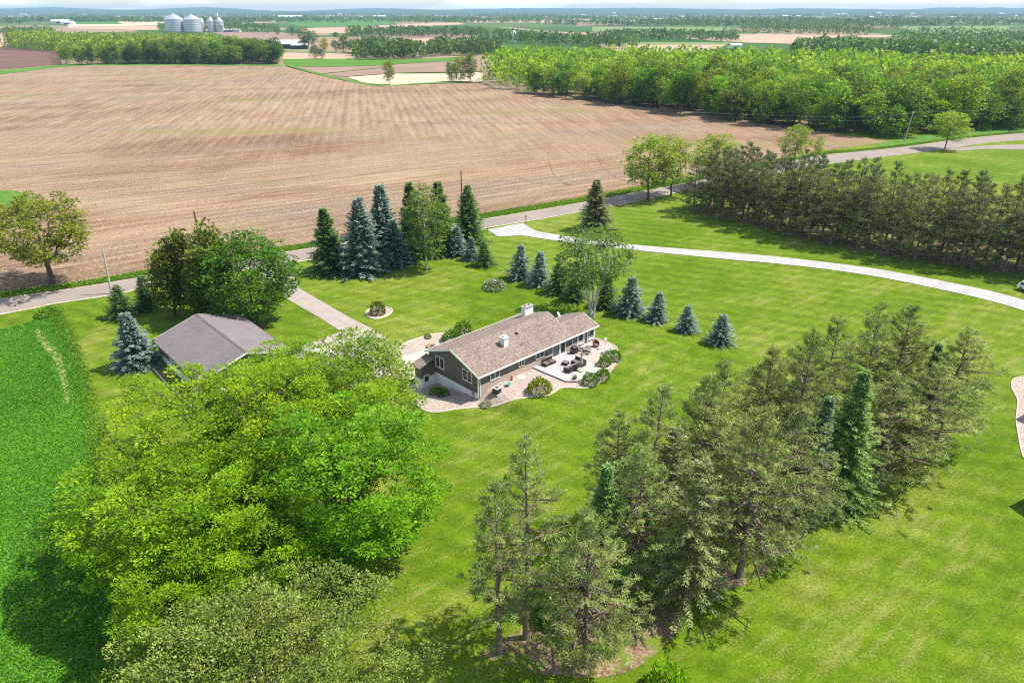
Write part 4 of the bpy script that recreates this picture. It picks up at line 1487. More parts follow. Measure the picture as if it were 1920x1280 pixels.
for k in range(4):
    MB().span(-0.65, 0.65, -0.24 + 0.13 * k, -0.13 + 0.13 * k, 0.42, 0.45).build('slat', M['white'], t)
for k in range(3):
    MB().span(-0.65, 0.65, 0.29, 0.32, 0.52 + 0.13 * k, 0.62 + 0.13 * k).build('slat', M['white'], t)
for x in (-0.6, 0.6):
    MB().span(x - 0.04, x + 0.04, -0.24, -0.17, 0, 0.42).span(x - 0.04, x + 0.04, 0.32, 0.38, 0, 0.95).span(x - 0.039, x + 0.039, -0.24, 0.32, 0.36, 0.419).build('leg', M['white'], t)
t = place('bird_feeder', 21.5, -3.0, None, 'white post with a small bird feeder by the patio', 'bird feeder')
MB().tube((0, 0, 0), (0, 0, 1.5), 0.05).build('post', M['white'], t)
MB().span(-0.16, 0.16, -0.16, 0.16, 1.5, 1.54).lathe([(0.11, 1.54), (0.11, 1.70), (0.22, 1.71), (0.02, 1.86)], n=8).build('feeder', M['white'], t)
t = place('planter', 16.4, -6.0, None, 'small clay planter at the deck corner', 'planter')
MB().lathe([(0.16, 0.0), (0.24, 0.42), (0.27, 0.42), (0.27, 0.48), (0.2, 0.48)], n=12).build('pot', M['terracotta'], t)
obj('plant', bush(88, 0.24, 0.3, 160, 0.12, M['shrub'])[1], t).location = (0, 0, 0.45)
t = place('planter', 11.3, -6.3, 1.10, 'low dark planter at the top of the deck steps', 'planter')
MB().lathe([(0.2, 0.0), (0.28, 0.24), (0.30, 0.24), (0.24, 0.25)], n=12).build('pot', M['dark_metal'], t)
obj('plant', bush(89, 0.26, 0.22, 160, 0.12, M['shrub'])[1], t).location = (0, 0, 0.2)
# air conditioner
t = place('air_conditioner', 1.75, -1.55, None, 'dark air conditioning unit on the gravel by the gable corner', 'air conditioner', 0.15)
MB().span(-0.55, 0.55, -0.55, 0.55, -0.05, 0.06).build('pad', M['concrete'], t)
MB().span(-0.42, 0.42, -0.42, 0.42, 0.06, 0.80).build('casing', M['black'], t, 0.03)
MB().span(-0.44, 0.44, -0.44, 0.44, 0.802, 0.86).build('top_panel', M['white'], t, 0.015)
MB().tube((0, 0, 0.861), (0, 0, 0.875), 0.30, 0.28, n=18).build('fan_grille', M['dark_metal'], t)
t = place('water_bowl', 3.9, -1.35, None, 'round teal garden bowl on the gravel', 'bowl')
MB().lathe([(0.18, 0.0), (0.14, 0.16), (0.34, 0.40), (0.36, 0.44), (0.3, 0.40), (0.05, 0.30)], n=16).build('bowl', M['teal'], t)
t = place('garden_ornament', 3.1, -0.75, None, 'small white garden ornament beside the air conditioner', 'ornament')
MB().lathe([(0.2, 0.0), (0.16, 0.12), (0.07, 0.2), (0.08, 0.42), (0.2, 0.5), (0.22, 0.55), (0.05, 0.58)], n=12).build('body', M['kerb'], t)
t = place('garden_ornament', 5.4, -0.5, None, 'slim clay garden ornament against the brick wall', 'ornament')
MB().lathe([(0.16, 0.0), (0.19, 0.2), (0.10, 0.42), (0.14, 0.55), (0.09, 0.68), (0.02, 0.74)], n=10).build('body', M['terracotta'], t)
t = place('stepping_stone', 6.8, -0.8, None, 'flat pale stepping stone in the gravel', 'stone')
MB().lathe([(0.62, 0.0), (0.66, 0.09), (0.55, 0.12), (0.02, 0.125)], n=9).build('slab', M['kerb'], t)
t = place('stepping_stone', 8.2, -0.9, None, 'small flat stepping stone near the deck', 'stone')
MB().lathe([(0.3, 0.0), (0.32, 0.09), (0.25, 0.12), (0.02, 0.125)], n=8).build('slab', M['kerb'], t)

# ------------------------------------------------------------------ detached garage
G_AZ = R(47.5)
g0 = ray(285.8, 637, 3.0)
garage = thing('detached_garage', (g0[0], g0[1], 0.0), 'detached garage with grey-brown gable roof behind the yellow-green trees', 'garage', rz=math.pi / 2 - G_AZ)
GW, GL, GE, GS = 12.9, 17.2, 3.0, 0.325
gz_ = lambda x: GE + GS * (x if x <= GW / 2 else GW - x)
prof = [(0.4, 1.15), (GW - 0.4, 1.15), (GW - 0.4, gz_(GW - 0.4) - 0.18), (GW / 2, gz_(GW / 2) - 0.18), (0.4, gz_(0.4) - 0.18)]
n = len(prof)
MB().add([(x, -0.4, z) for x, z in prof] + [(x, -GL + 0.4, z) for x, z in prof], [tuple(range(n)), tuple(reversed(range(n, 2 * n)))] + [(i, n + i, n + (i + 1) % n, (i + 1) % n) for i in range(n)]).build('siding', M['siding'], garage)
MB().span(0.42, GW - 0.42, -0.42, -GL + 0.42, -0.6, 1.15).build('foundation', M['foundation'], garage)
gr = MB()
gr.slab([(0, 0, GE), (0, -GL, GE), (GW / 2, -GL, gz_(GW / 2)), (GW / 2, 0, gz_(GW / 2))], 0.15)
gr.slab([(GW / 2, 0, gz_(GW / 2)), (GW / 2, -GL, gz_(GW / 2)), (GW, -GL, GE), (GW, 0, GE)], 0.15)
groof = gr.build('roof', M['shingle_grey'], garage)
gc = MB()
gc.slab([(GW / 2 - 0.2, 0.02, gz_(6.45) - 0.03), (GW / 2 - 0.2, -GL - 0.02, gz_(6.45) - 0.03), (GW / 2, -GL - 0.02, gz_(6.45) + 0.06), (GW / 2, 0.02, gz_(6.45) + 0.06)], 0.03)
gc.slab([(GW / 2, 0.02, gz_(6.45) + 0.06), (GW / 2, -GL - 0.02, gz_(6.45) + 0.06), (GW / 2 + 0.2, -GL - 0.02, gz_(6.45) - 0.03), (GW / 2 + 0.2, 0.02, gz_(6.45) - 0.03)], 0.03)
gc.build('ridge_cap', plain('garage_ridge', (0.15, 0.12, 0.115), 0.9, 0.2, 4), groof)
tr_ = MB()
M['brown_gutter'] = plain('brown_gutter', (0.10, 0.085, 0.075), 0.5, 0.1)
for xg in (-0.06, GW + 0.06):
    tr_ = MB()
    beam((xg, 0.02, GE - 0.1), (xg, -GL - 0.02, GE - 0.1), 0.11, 0.16)
    tr_.build('gutter', M['brown_gutter'], groof)
for yy in (0.03, -GL - 0.03):
    for xa, xb in ((0, GW / 2), (GW / 2, GW)):
        tr_ = MB()
        beam((xa, yy, gz_(xa) - 0.09), (xb, yy, gz_(xb) - 0.09), 0.05, 0.2)
        tr_.build('rake_board', M['white'], groof)
window('gable', -6.6, -5.4, 1.75, 2.65, 2, y0=0.4, parent=garage)
window('gable', -12.6, -11.4, 1.75, 2.65, 2, y0=0.4, parent=garage)
for y0_ in (-7.2, -13.2):
    gd = MB().span(GW - 0.4, GW - 0.33, y0_, y0_ + 4.6, 0.02, 2.35).build('garage_door', M['white'], garage)
    for k in range(4):
        MB().span(GW - 0.328, GW - 0.30, y0_ + 0.05, y0_ + 4.55, 0.06 + k * 0.58, 0.06 + k * 0.58 + 0.52).build('panel', M['white'], gd)
mb_ = [g0 + np.array((math.sin(G_AZ), math.cos(G_AZ))) * a + np.array((-math.cos(G_AZ), math.sin(G_AZ))) * b for a, b in ((0.6, -1.0), (-1.4, -1.2), (-1.6, -9), (-1.4, -GL), (0.6, -GL))]
mu = sheet('mulch_bed', mb_, 0.05, M['litter'])
edging(mu, mb_[1:4], 0.2, 0.25)

# ------------------------------------------------------------------ vehicles
M['car_white'] = plain('car_paint_white', (0.78, 0.79, 0.80), 0.25, 0.02, 1, 0.5)
M['tyre'] = plain('tyre_rubber', (0.02, 0.02, 0.02), 0.85, 0.2, 6)
M['lamp'] = plain('lamp_lens', (0.75, 0.75, 0.72), 0.1, 0.05, 3, 0.6)
M['tail'] = plain('tail_lens', (0.35, 0.02, 0.02), 0.2, 0.05, 3, 0.6)


def car(p, rz, label, name='parked_car'):
    t = thing(name, p, label, 'car', rz=rz)
    side = [(-2.3, 0.42), (2.25, 0.42), (2.32, 0.70), (2.2, 0.92), (1.15, 1.05), (0.45, 1.62), (-1.75, 1.66), (-2.28, 1.05)]
    inset = [0, 0, 0, 0, 0.02, 0.20, 0.20, 0.05]
    vs = [(x, -0.93 + i, z) for (x, z), i in zip(side, inset)] + [(x, 0.93 - i, z) for (x, z), i in zip(side, inset)]
    n = len(side)
    MB().add(vs, [tuple(range(n)), tuple(reversed(range(n, 2 * n)))] + [(i, n + i, n + (i + 1) % n, (i + 1) % n) for i in range(n)]).build('body', M['car_white'], t, 0.05)
    MB().add([(1.12, -0.80, 1.09), (1.12, 0.80, 1.09), (0.52, 0.66, 1.57), (0.52, -0.66, 1.57), (1.16, -0.80, 1.09), (1.16, 0.80, 1.09), (0.56, 0.66, 1.585), (0.56, -0.66, 1.585)], [(0, 1, 2, 3), (7, 6, 5, 4), (0, 4, 5, 1), (1, 5, 6, 2), (2, 6, 7, 3), (3, 7, 4, 0)]).build('windscreen', M['glass'], t)
    for s in (-1, 1):
        for x0, x1 in ((-1.75, -0.85), (-0.75, 0.0), (0.08, 0.75)):
            yb, yt = s * 0.925, s * 0.79
            q = [(x0, yb, 1.08), (x1, yb, 1.08), (x1 - (0.42 if x1 > 0.5 else 0.02), yt, 1.52), (x0 + 0.03, yt, 1.52)]
            q += [(a, b + s * 0.03, c) for a, b, c in q]
            MB().add(q, [(0, 1, 2, 3), (7, 6, 5, 4), (0, 4, 5, 1), (1, 5, 6, 2), (2, 6, 7, 3), (3, 7, 4, 0)]).build('side_window', M['glass'], t)
        MB().span(2.2, 2.33, s * 0.62 - 0.16, s * 0.62 + 0.16, 0.70, 0.84).build('headlight', M['lamp'], t)
        MB().span(-2.36, -2.24, s * 0.70 - 0.12, s * 0.70 + 0.12, 0.80, 1.05).build('tail_light', M['tail'], t)
        for x in (-1.42, 1.42):
            w = MB().tube((x, s * 0.72, 0.35), (x, s * 0.96, 0.35), 0.35, n=18).build('wheel', M['tyre'], t)
            MB().tube((x, s * 0.962, 0.35), (x, s * 0.975, 0.35), 0.21, n=14).build('rim', M['metal'], w)
    return t


car(gp(600, 676), R(70), 'white car in the garage yard half hidden by leaves')
car(gp(1934, 549), R(-75), 'white car on the grass at the right picture edge')

# ------------------------------------------------------------------ neighbour's house just past the right edge
A0 = np.array((52.3, 57.9))
nh = thing('neighbour_house', (A0[0], A0[1], 0), 'house just past the right edge whose shadow falls on the lawn', 'house', rz=math.atan2(0.46, 0.887))
MB().span(0.4, 17.9, -8.6, -0.4, -0.3, 3.8).span(17.9, 29.6, -8.6, 9.1, -0.3, 3.801).build('wall', M['siding'], nh)
rr_ = MB()
rr_.slab([(0, 0, 4.0), (0, -4.5, 5.5), (18.5, -4.5, 5.5), (18.5, 0, 4.0)], 0.18)
rr_.slab([(0, -4.5, 5.5), (0, -9, 4.0), (18.5, -9, 4.0), (18.5, -4.5, 5.5)], 0.18)
rr_.slab([(17.5, 9.5, 4.1), (17.5, -9, 4.1), (23.7, -9, 6.2), (23.7, 9.5, 6.2)], 0.18)
rr_.slab([(23.7, 9.5, 6.2), (23.7, -9, 6.2), (30, -9, 4.1), (30, 9.5, 4.1)], 0.18)
rr_.build('roof', M['shingle'], nh)

# ------------------------------------------------------------------ poles, wires, mailboxes
def pole(base, topy, label, mat, arm=True, lean=(0, 0), ang=0.5):
    q = gp(*base)
    h = rise(base, topy)
    t = thing('utility_pole', q, label, 'utility pole', 'poles along the road', rz=ang)
    MB().tube((0, 0, -0.3), (lean[0], lean[1], h), 0.20, 0.14, 8).build('pole', mat, t)
    if arm:
        ca = MB().box((lean[0], lean[1] - 0.14, h - 0.5), (1.8, 0.1, 0.12)).build('crossarm', mat, t)
        for x in (-0.8, 0.0, 0.8):
            MB().lathe([(0.05, 0), (0.06, 0.1), (0.03, 0.2)], (lean[0] + x, lean[1] - 0.14, h - 0.435), 6).build('insulator', M['white'], ca)
    return np.array((q[0] + lean[0], q[1] + lean[1], h))


pole((209, 551), 470, 'pale leaning utility pole by the road near the oak', M['wood_pole'], False, lean=(0.35, 0.0))
pole((381, 486), 396, 'dark utility pole rising behind the cedars', M['dark_pole'], False)
pole((867, 412), 320, 'thin dark utility pole behind the tall spruces', M['dark_pole'], False)
pa = pole((1695, 266), 209, 'leaning grey utility pole at the edge of the wood', M['wood_pole'], lean=(1.6, 0.0))
pb = pole((1508, 244), 216, 'small grey utility pole beyond the field corner', M['wood_pole'])
wires = MB()
pc = pa + np.array((95.0, 40, 0))
pd_ = pb + np.array((-75.0, 38, 0))
for a, b in ((pa, pc), (pb, pa), (pd_, pb)):
    for off, zo in ((-0.7, -0.3), (0.7, -0.3), (0.0, -1.6)):
        pr_ = None
        for k in range(13):
            s = k / 12
            p = a * (1 - s) + b * s + np.array((off * 0.5, off, zo - 4 * 1.1 * s * (1 - s)))
            if pr_ is not None:
                wires.tube(pr_, p, 0.022, n=4)
            pr_ = p
tag(wires.build('power_line', M['metal']), 'thin power lines strung between the poles by the wood', 'power line')


def mailbox(base, label, boxm, rz, h=1.15):
    t = thing('mailbox', gp(*base), label, 'mailbox', rz=rz)
    MB().span(-0.06, 0.06, -0.06, 0.06, -0.2, h).build('post', M['dark_pole'], t)
    b = MB()
    prof = [(-0.14, 0), (0.14, 0)] + [(0.14 * math.cos(a), 0.2 + 0.14 * math.sin(a)) for a in np.linspace(0, math.pi, 7)]
    n = len(prof)
    b.add([(-0.30, y, h + z) for y, z in prof] + [(0.30, y, h + z) for y, z in prof], [tuple(reversed(range(n))), tuple(range(n, 2 * n))] + [(i, (i + 1) % n, n + (i + 1) % n, n + i) for i in range(n)])
    b.build('box', boxm, t)
    MB().span(0.1, 0.2, 0.15, 0.17, h + 0.12, h + 0.42).build('flag', M['tail'], t)
    return t


mailbox((986, 418), 'dark mailbox on a post at the mouth of the white drive', M['black'], 0.6, 1.5)
mailbox((541, 494), 'pale mailbox on a post at the mouth of the old drive', M['white'], 0.4)
t = thing('drive_marker', gp(914, 433), 'short dark marker post at the corner of the white drive', 'post')
MB().tube((0, 0, -0.1), (0, 0, 0.9), 0.05).build('post', M['dark_metal'], t)
MB().lathe([(0.09, 0.9), (0.1, 1.0), (0.02, 1.05)], n=8).build('cap', M['dark_metal'], t)
t = thing('boundary_stone', gp(519, 503), 'pale stone in the grass at the mouth of the old drive', 'stone')
MB().lathe([(0.45, -0.1), (0.5, 0.15), (0.4, 0.38), (0.15, 0.5), (0.02, 0.5)], n=8).build('boulder', M['kerb'], t)

# ------------------------------------------------------------------ conifers in the yard
SPR = [spruce(10 + i, 10.0, r, w, 14, tw, 0.62, M['needle_green'], M['bark'], 0.02, dr, power=pw, ragged=0.22, sparse=0.06, wr=0.36) for i, (r, w, tw, dr, pw) in enumerate(((2.9, 26, 18, 0.22, 1.08), (3.3, 25, 19, 0.28, 0.98), (2.7, 27, 17, 0.18, 1.15)))]
SPS = [spruce(20 + i, 5.0, r, 17, 14, 12, 0.44, M['needle_blue'], M['bark'], 0.02, 0.10, power=pw, ragged=0.2, sparse=0.08, wr=0.36) for i, (r, pw) in enumerate(((2.15, 0.98), (1.95, 1.08), (2.3, 0.9)))]
YARD = [  # base, top row, mesh set, variant, width factor, colour, label
    ((620, 509), 388, SPR, 0, 1.0, 'needle_green', 'green spruce at the road end of the tall spruce row'),
    ((681, 511), 371, SPR, 1, 0.95, 'needle_blue', 'broad blue-grey spruce second in the tall row'),
    ((722, 490), 344, SPR, 0, 0.95, 'needle_blue', 'tallest blue-grey spruce third in the row, behind a shorter one'),
    ((741, 496), 412, SPR, 1, 1.15, 'needle_blue', 'shorter grey-green spruce pressed in front of the tallest blue one'),
    ((776, 483), 342, SPR, 2, 0.9, 'needle_green', 'green spruce standing directly behind the birch crown'),
    ((828, 474), 338, SPR, 0, 0.8, 'needle_green', 'narrow green spruce right of the birch crown'),
    ((877, 456), 348, SPR, 1, 0.95, 'needle_green', 'dense dark green spruce ending the tall row by the road'),
    ((857, 478), 423, SPS, 0, 1.0, 'needle_blue', 'young blue spruce at the foot of the dark green one'),
    ((884, 487), 445, SPS, 1, 1.05, 'needle_blue', 'smaller blue spruce between a blue and a green one'),
    ((909, 498), 451, SPS, 2, 1.0, 'needle_green', 'small bright green spruce at the end of the tall row'),
    ((975, 522), 458, SPS, 0, 0.95, 'needle_blue', 'blue spruce first in the lawn row near the white drive'),
    ((1011, 534), 470, SPS, 1, 0.95, 'needle_blue', 'blue spruce second in the lawn row, beside the first'),
    ((1047, 548), 490, SPS, 2, 1.0, 'needle_green', 'grey-green spruce half covered by the many-stemmed birch'),
    ((1078, 562), 505, SPS, 0, 1.0, 'needle_green', 'dark spruce behind the left stems of the birch'),
    ((1137, 575), 518, SPS, 2, 1.05, 'needle_green', 'dark green spruce behind the right stems of the birch'),
    ((1181, 589), 518, SPS, 0, 1.0, 'needle_blue', 'large blue spruce just right of the many-stemmed birch'),
    ((1230, 602), 547, SPS, 1, 1.0, 'needle_blue', 'blue spruce third from the open end of the lawn row'),
    ((1287, 621), 572, SPS, 0, 1.05, 'needle_blue', 'blue spruce second from the open end of the lawn row'),
    ((1350, 643), 588, SPS, 2, 1.0, 'needle_blue', 'last blue spruce at the open end of the lawn row'),
    ((1117, 430), 337, SPR, 1, 1.05, 'needle_olive', 'lone dull green spruce beside the road and white drive'),
    ((229, 593), 533, SPS, 2, 1.0, 'needle_green', 'small green spruce near the leaning pole'),
    ((279, 579), 517, SPS, 1, 1.1, 'needle_green', 'small green spruce tucked beside the cedars'),
    ((260, 685), 583, SPR, 0, 1.2, 'needle_blue', 'big silvery blue spruce beside the garage'),
]
for base, top, pool, var, wf, col, lab in YARD:
    h = rise(base, top)
    s = h / (10.0 if pool is SPR else 5.0)
    plant('spruce_tree', pool[var], gp(*base), lab, 'tree', 'spruces in the yard', scale=(s * wf * (1.22 if pool is SPR else 1.1) * rnd.uniform(0.93, 1.07), s * wf * (1.22 if pool is SPR else 1.1), s), mat=M[col])

# cedars, round maple, oak, birches, roadside trees
CED = [leafy(31 + i, 10.0, 0.4, 2.2, 2.2, 150, 34, 0.42, 0.75, 0.16, M['leaf_cedar'], M['bark'], hollow=0.6, dome=0.0, droop=-0.5, flatc=0.9, lobes=0.12) for i in range(2)]
for base, top, var, wf, lab in (((331, 592), 462, 0, 1.05, 'dark cedar at the pole side of the dense clump'), ((366, 588), 437, 1, 0.9, 'tall pointed cedar with a brownish tip in the dense clump'), ((412, 590), 424, 0, 0.85, 'tallest cedar rising beside the round maple'), ((395, 606), 470, 1, 1.1, 'low dark cedar at the front of the dense clump')):
    h = rise(base, top)
    plant('cedar_tree', CED[var], gp(*base), lab, 'tree', 'cedars beside the road', scale=(h / 10 * wf, h / 10 * wf, h / 10))
h = rise((478, 604), 442)
plant('maple_tree', leafy(41, h, 0.5, 6.8, 6.8, 330, 58, 0.44, 1.15, 0.3, M['leaf_dark'], M['bark'], hollow=0.6, dome=0.05, lobes=0.15), gp(478, 604), 'dense dark green round maple behind the garage', 'tree')
h = rise((100, 532), 357)
plant('oak_tree', leafy(42, h, 3.2, 8.4, 8.4, 220, 64, 0.48, 1.25, 0.55, M['leaf_oak'], M['bark'], hollow=0.4, dome=0.15, lobes=0.3), gp(100, 532), 'open spreading oak at the field edge', 'tree', rz=3.4)
h = rise((800, 504), 350)
plant('birch_tree', leafy(43, h, 3.2, 4.6, 4.6, 160, 52, 0.40, 1.0, 0.22, M['leaf_birch'], M['bark_birch'], hollow=0.3, dome=0.0, droop=0.5, lobes=0.3), gp(800, 504), 'white-stemmed birch in front of the tall spruces', 'tree')
h = rise((1110, 594), 428)
plant('birch_tree', leafy(44, h, 4.2, 6.2, 5.6, 170, 56, 0.40, 1.05, 0.17, M['leaf_birch'], M['bark_birch'], hollow=0.35, dome=0.1, droop=0.5, stems=5, lobes=0.35), gp(1110, 594), 'airy many-stemmed birch behind the house roof', 'tree', rz=0.9)
LOC = [leafy(45 + i, 16.0, 3.0, 6.6, 6.6, 150, 44, 0.55, 1.3, 0.24, M['leaf_locust'], M['bark'], hollow=0.4, dome=0.05, droop=0.3, lobes=0.22) for i in range(2)]
for base, top, wf, var, lab in (((1214, 374), 250, 1.0, 0, 'light green roadside tree nearest the lone spruce'), ((1258, 368), 252, 0.95, 1, 'light green roadside tree next to the windbreak end'), ((1335, 352), 246, 1.0, 0, 'pale green roadside tree above the windbreak tips'), ((1488, 308), 232, 0.9, 1, 'green tree top showing over the middle of the windbreak'), ((1531, 303), 252, 0.45, 0, 'slim pale sapling showing over the windbreak')):
    h = rise(base, top)
    plant('locust_tree', LOC[var], gp(*base), lab, 'tree', 'light green trees along the road', scale=(h / 16 * wf, h / 16 * wf, h / 16))
h = rise((1771, 280), 206)
plant('roadside_tree', LOC[1], gp(1771, 280), 'lone light green tree between the road and the wood', 'tree', scale=(h / 16 * 1.05, h / 16 * 1.05, h / 16))

# ------------------------------------------------------------------ windbreak of dark pines
WPN = [pine(60 + i, 16.0, 3.4, 60, 13, 0.42, M['needle_red'], M['bark_pine'], bottom=b, nper=16, shape=0.8, width=0.28, shoot=0.6, puff=0.12) for i, b in enumerate((0.10, 0.06, 0.14))]
ORD = ['first', 'second', 'third', 'fourth', 'fifth', 'sixth', 'seventh', 'eighth', 'ninth', 'tenth', 'eleventh', 'twelfth', 'thirteenth', 'fourteenth', 'fifteenth', 'sixteenth', 'seventeenth', 'eighteenth', 'nineteenth', 'twentieth']
wl = smooth(xy([(1296, 392), (1400, 420), (1500, 446), (1600, 466), (1700, 485), (1800, 499), (1890, 514), (1990, 530)]), 20)
wl = np.array(wl)
acc = np.concatenate([[0], np.cumsum(np.linalg.norm(np.diff(wl, axis=0), axis=1))])
tang = np.array((wl[-1] - wl[0]) / np.linalg.norm(wl[-1] - wl[0]))
nrm_ = np.array((-tang[1], tang[0]))
nrm_ = nrm_ if nrm_[1] > 0 else -nrm_
for row, rname in enumerate(('front', 'middle', 'back')):
    m = 15
    for k in range(m):
        s = acc[-1] * (k + 0.25 + 0.25 * row) / m
        p = np.array((np.interp(s, acc, wl[:, 0]), np.interp(s, acc, wl[:, 1]))) + nrm_ * (row * 4.6) + np.array((rnd.uniform(-0.7, 0.7), rnd.uniform(-0.7, 0.7)))
        hh = rnd.uniform(0.92, 1.08) * (0.85 if k == 0 else 1.0)
        plant('pine_tree', WPN[rnd.randrange(3)], (p[0], p[1], 0), 'dark pine, %s from the road end in the %s row of the windbreak' % (ORD[k], rname), 'tree', 'pines of the windbreak', scale=(rnd.uniform(0.92, 1.12), rnd.uniform(0.92, 1.12), hh))

# ------------------------------------------------------------------ the pine grove in front
PIN = [pine(80 + i, 16.0, 4.0, 75, 14, 0.30, M['needle_pine'], M['bark_pine'], bottom=b, nper=36, shape=sh, dead=dd, width=0.19, shoot=0.5, puff=0.09) for i, (b, sh, dd) in enumerate(((0.24, 0.95, 12), (0.16, 1.1, 10), (0.32, 0.9, 14)))]
THIN = [pine(90 + i, 16.5, 2.9, 45, 11, 0.30, M['needle_pine'], M['bark_pine'], bottom=b, nper=36, shape=1.0, dead=14, lean=ln_, width=0.19, shoot=0.5, puff=0.09) for i, (b, ln_) in enumerate(((0.30, (0.02, 0.0)), (0.34, (0.03, 0.01))))]
NOR = [spruce(95 + i, 14.0, 3.3, 34, 14, 28, 0.46, M['needle_bright'], M['bark'], 0.03, 0.30, power=1.15, ragged=0.2, sparse=0.06, wr=0.27) for i in range(2)]
OLD = spruce(98, 14.0, 2.7, 30, 11, 24, 0.42, M['needle_olive'], M['bark_pine'], 0.10, 0.45, power=0.7, ragged=0.3, sparse=0.3, wr=0.27)
GROVE = [
    ((937, 1224), 901, THIN[0], 0.95, None, 'slender leaning pine with a bare trunk, nearest the leafy trees'),
    ((987, 1195), 845, THIN[1], 1.1, None, 'tall bare-trunked pine, second from the leafy trees'),
    ((1096, 1248), 965, PIN[1], 0.95, None, 'yellowish pine with low branches at the bottom edge of the grove'),
    ((1122, 1120), 872, NOR[0], 1.05, None, 'narrow fresh green spruce among the front pines'),
    ((1199, 1015), 725, THIN[0], 1.15, None, 'tall pine whose bare stem stands behind the fresh green spruce'),
    ((1150, 985), 770, PIN[0], 0.8, None, 'pine at the house-side edge of the grove by the open lawn'),
    ((1236, 1050), 800, OLD, 1.1, None, 'thin greyish old spruce with drooping branches in the grove'),
    ((1185, 1100), 838, PIN[0], 0.95, None, 'pine filling the gap behind the low yellowish one'),
    ((1284, 1140), 860, OLD, 1.25, 'needle_olive', 'ragged olive spruce with hanging dead twigs over the path'),
    ((1386, 1080), 770, PIN[0], 1.25, None, 'big pine with a leaning trunk and dead lower twigs'),
    ((1562, 940), 682, NOR[1], 1.3, None, 'tall bright green spruce in the middle of the grove'),
    ((1300, 985), 715, PIN[2], 1.0, None, 'pine with a dark flat top behind the old spruce'),
    ((1345, 950), 680, PIN[1], 0.95, None, 'pine with a spiky top facing the patio'),
    ((1405, 920), 658, PIN[0], 1.0, None, 'pine on the house side, left of the bright green spruce'),
    ((1470, 905), 632, PIN[2], 1.05, None, 'bushy pine on the house side of the bright green spruce'),
    ((1497, 960), 738, NOR[0], 0.95, 'needle_grey', 'grey-green spruce half hidden beside the bright green spruce'),
    ((1462, 1005), 770, PIN[1], 1.15, None, 'broad pine in front of the grey-green spruce'),
    ((1530, 860), 606, PIN[1], 1.05, None, 'pine toward the far end with a rounded olive crown'),
    ((1600, 830), 577, PIN[0], 1.05, None, 'tall pine at the far lawn side of the grove, left twin top'),
    ((1652, 815), 578, PIN[2], 1.0, None, 'tall pine at the far lawn side of the grove, right twin top'),
    ((1640, 905), 705, PIN[1], 1.25, None, 'wide pine sweeping low over the reddish litter'),
    ((1700, 840), 640, NOR[1], 0.85, 'needle_green', 'dark spruce tip showing between the far pines'),
    ((1752, 830), 625, PIN[0], 1.25, None, 'widest pine at the open right end of the grove'),
    ((1715, 880), 690, PIN[2], 1.1, None, 'pine with loose drooping sprays near the right end of the grove'),
]
for base, top, pair, wf, col, lab in GROVE:
    h = rise(base, top)
    hh = (14.0 if pair in NOR or pair is OLD else (16.5 if pair in THIN else 16.0))
    s = h / hh
    plant('pine_tree' if hh > 15 else 'spruce_tree', pair, gp(*base), lab, 'tree', 'conifers of the grove', scale=(wf * 1.04, wf * 1.04, s), mat=M[col] if col else None)

# ------------------------------------------------------------------ big leafy trees in front
YEL = [leafy(101 + i, 15.0, 2.2, 8.6, 8.6, 300, 195, 0.27, 1.2, 0.42, M['leaf_yellow'], M['bark'], hollow=0.6, dome=0.15, lobes=0.5, flatc=0.38, aspect=0.5) for i in range(2)]
BRI = leafy(104, 14.0, 1.2, 7.2, 7.2, 290, 175, 0.27, 1.15, 0.34, M['leaf_bright'], M['bark'], hollow=0.55, dome=0.15, lobes=0.45, flatc=0.42)
LIG = leafy(105, 13.0, 2.0, 6.4, 6.4, 230, 74, 0.34, 1.1, 0.28, M['leaf_light'], M['bark'], hollow=0.3, dome=0.1, lobes=0.35)
OLI = leafy(106, 10.0, 1.4, 8.6, 6.2, 460, 120, 0.19, 0.95, 0.36, M['leaf_olive'], M['bark'], hollow=0.4, dome=0.1, lobes=0.3, flatc=0.7, droop=-0.25)
FG = 'leafy trees in the foreground'
plant('walnut_tree', YEL[0], (-26.2, 57.8, 0), 'biggest yellow-green walnut in the middle of the foreground clump', 'tree', FG, rz=0.3, scale=(1.02, 1.02, 1.0))
plant('walnut_tree', YEL[1], (-24.5, 40.8, 0), 'low yellow-green walnut between the crop and the olive tree', 'tree', FG, rz=0.7, scale=(0.66, 0.66, 0.66))
plant('walnut_tree', YEL[1], (-27.6, 46.6, 0), 'yellow-green walnut overhanging the crop', 'tree', FG, rz=1.9, scale=(1.0, 1.0, 0.9))
plant('walnut_tree', YEL[1], (-24.8, 67.8, 0), 'yellow-green walnut leaning over the garage roof', 'tree', FG, rz=4.2, scale=(0.85, 0.85, 0.82))
plant('walnut_tree', YEL[0], (-20.0, 58.0, 0), 'yellow-green walnut crowded against the vivid green ash', 'tree', FG, rz=2.7, scale=(0.85, 0.85, 0.92))
plant('ash_tree', BRI, (-13.8, 48.0, 0), 'vivid green ash beside the open lawn', 'tree', FG, rz=0.8)
plant('walnut_tree', YEL[0], (-21.5, 47.0, 0), 'yellow-green walnut between the crop walnut and the ash', 'tree', FG, rz=5.1, scale=(0.72, 0.72, 0.78))
plant('young_tree', LIG, (-17.0, 69.0, 0), 'airy light green tree in front of the garage yard', 'tree', FG, rz=2.2)
plant('elm_tree', OLI, (-17.6, 34.8, 0), 'olive green tree cut by the bottom picture edge', 'tree', FG, rz=0.2)

# ------------------------------------------------------------------ shrubs
BSH = [bush(120 + i, 1.0, 1.0, 900, 0.24, M['shrub']) for i in range(2)]
GLD = bush(123, 1.0, 1.0, 1400, 0.2, M['shrub_gold'])
BLO = bush(124, 1.0, 1.0, 900, 0.24, M['blossom'])
KK = ('stem', 'foliage')


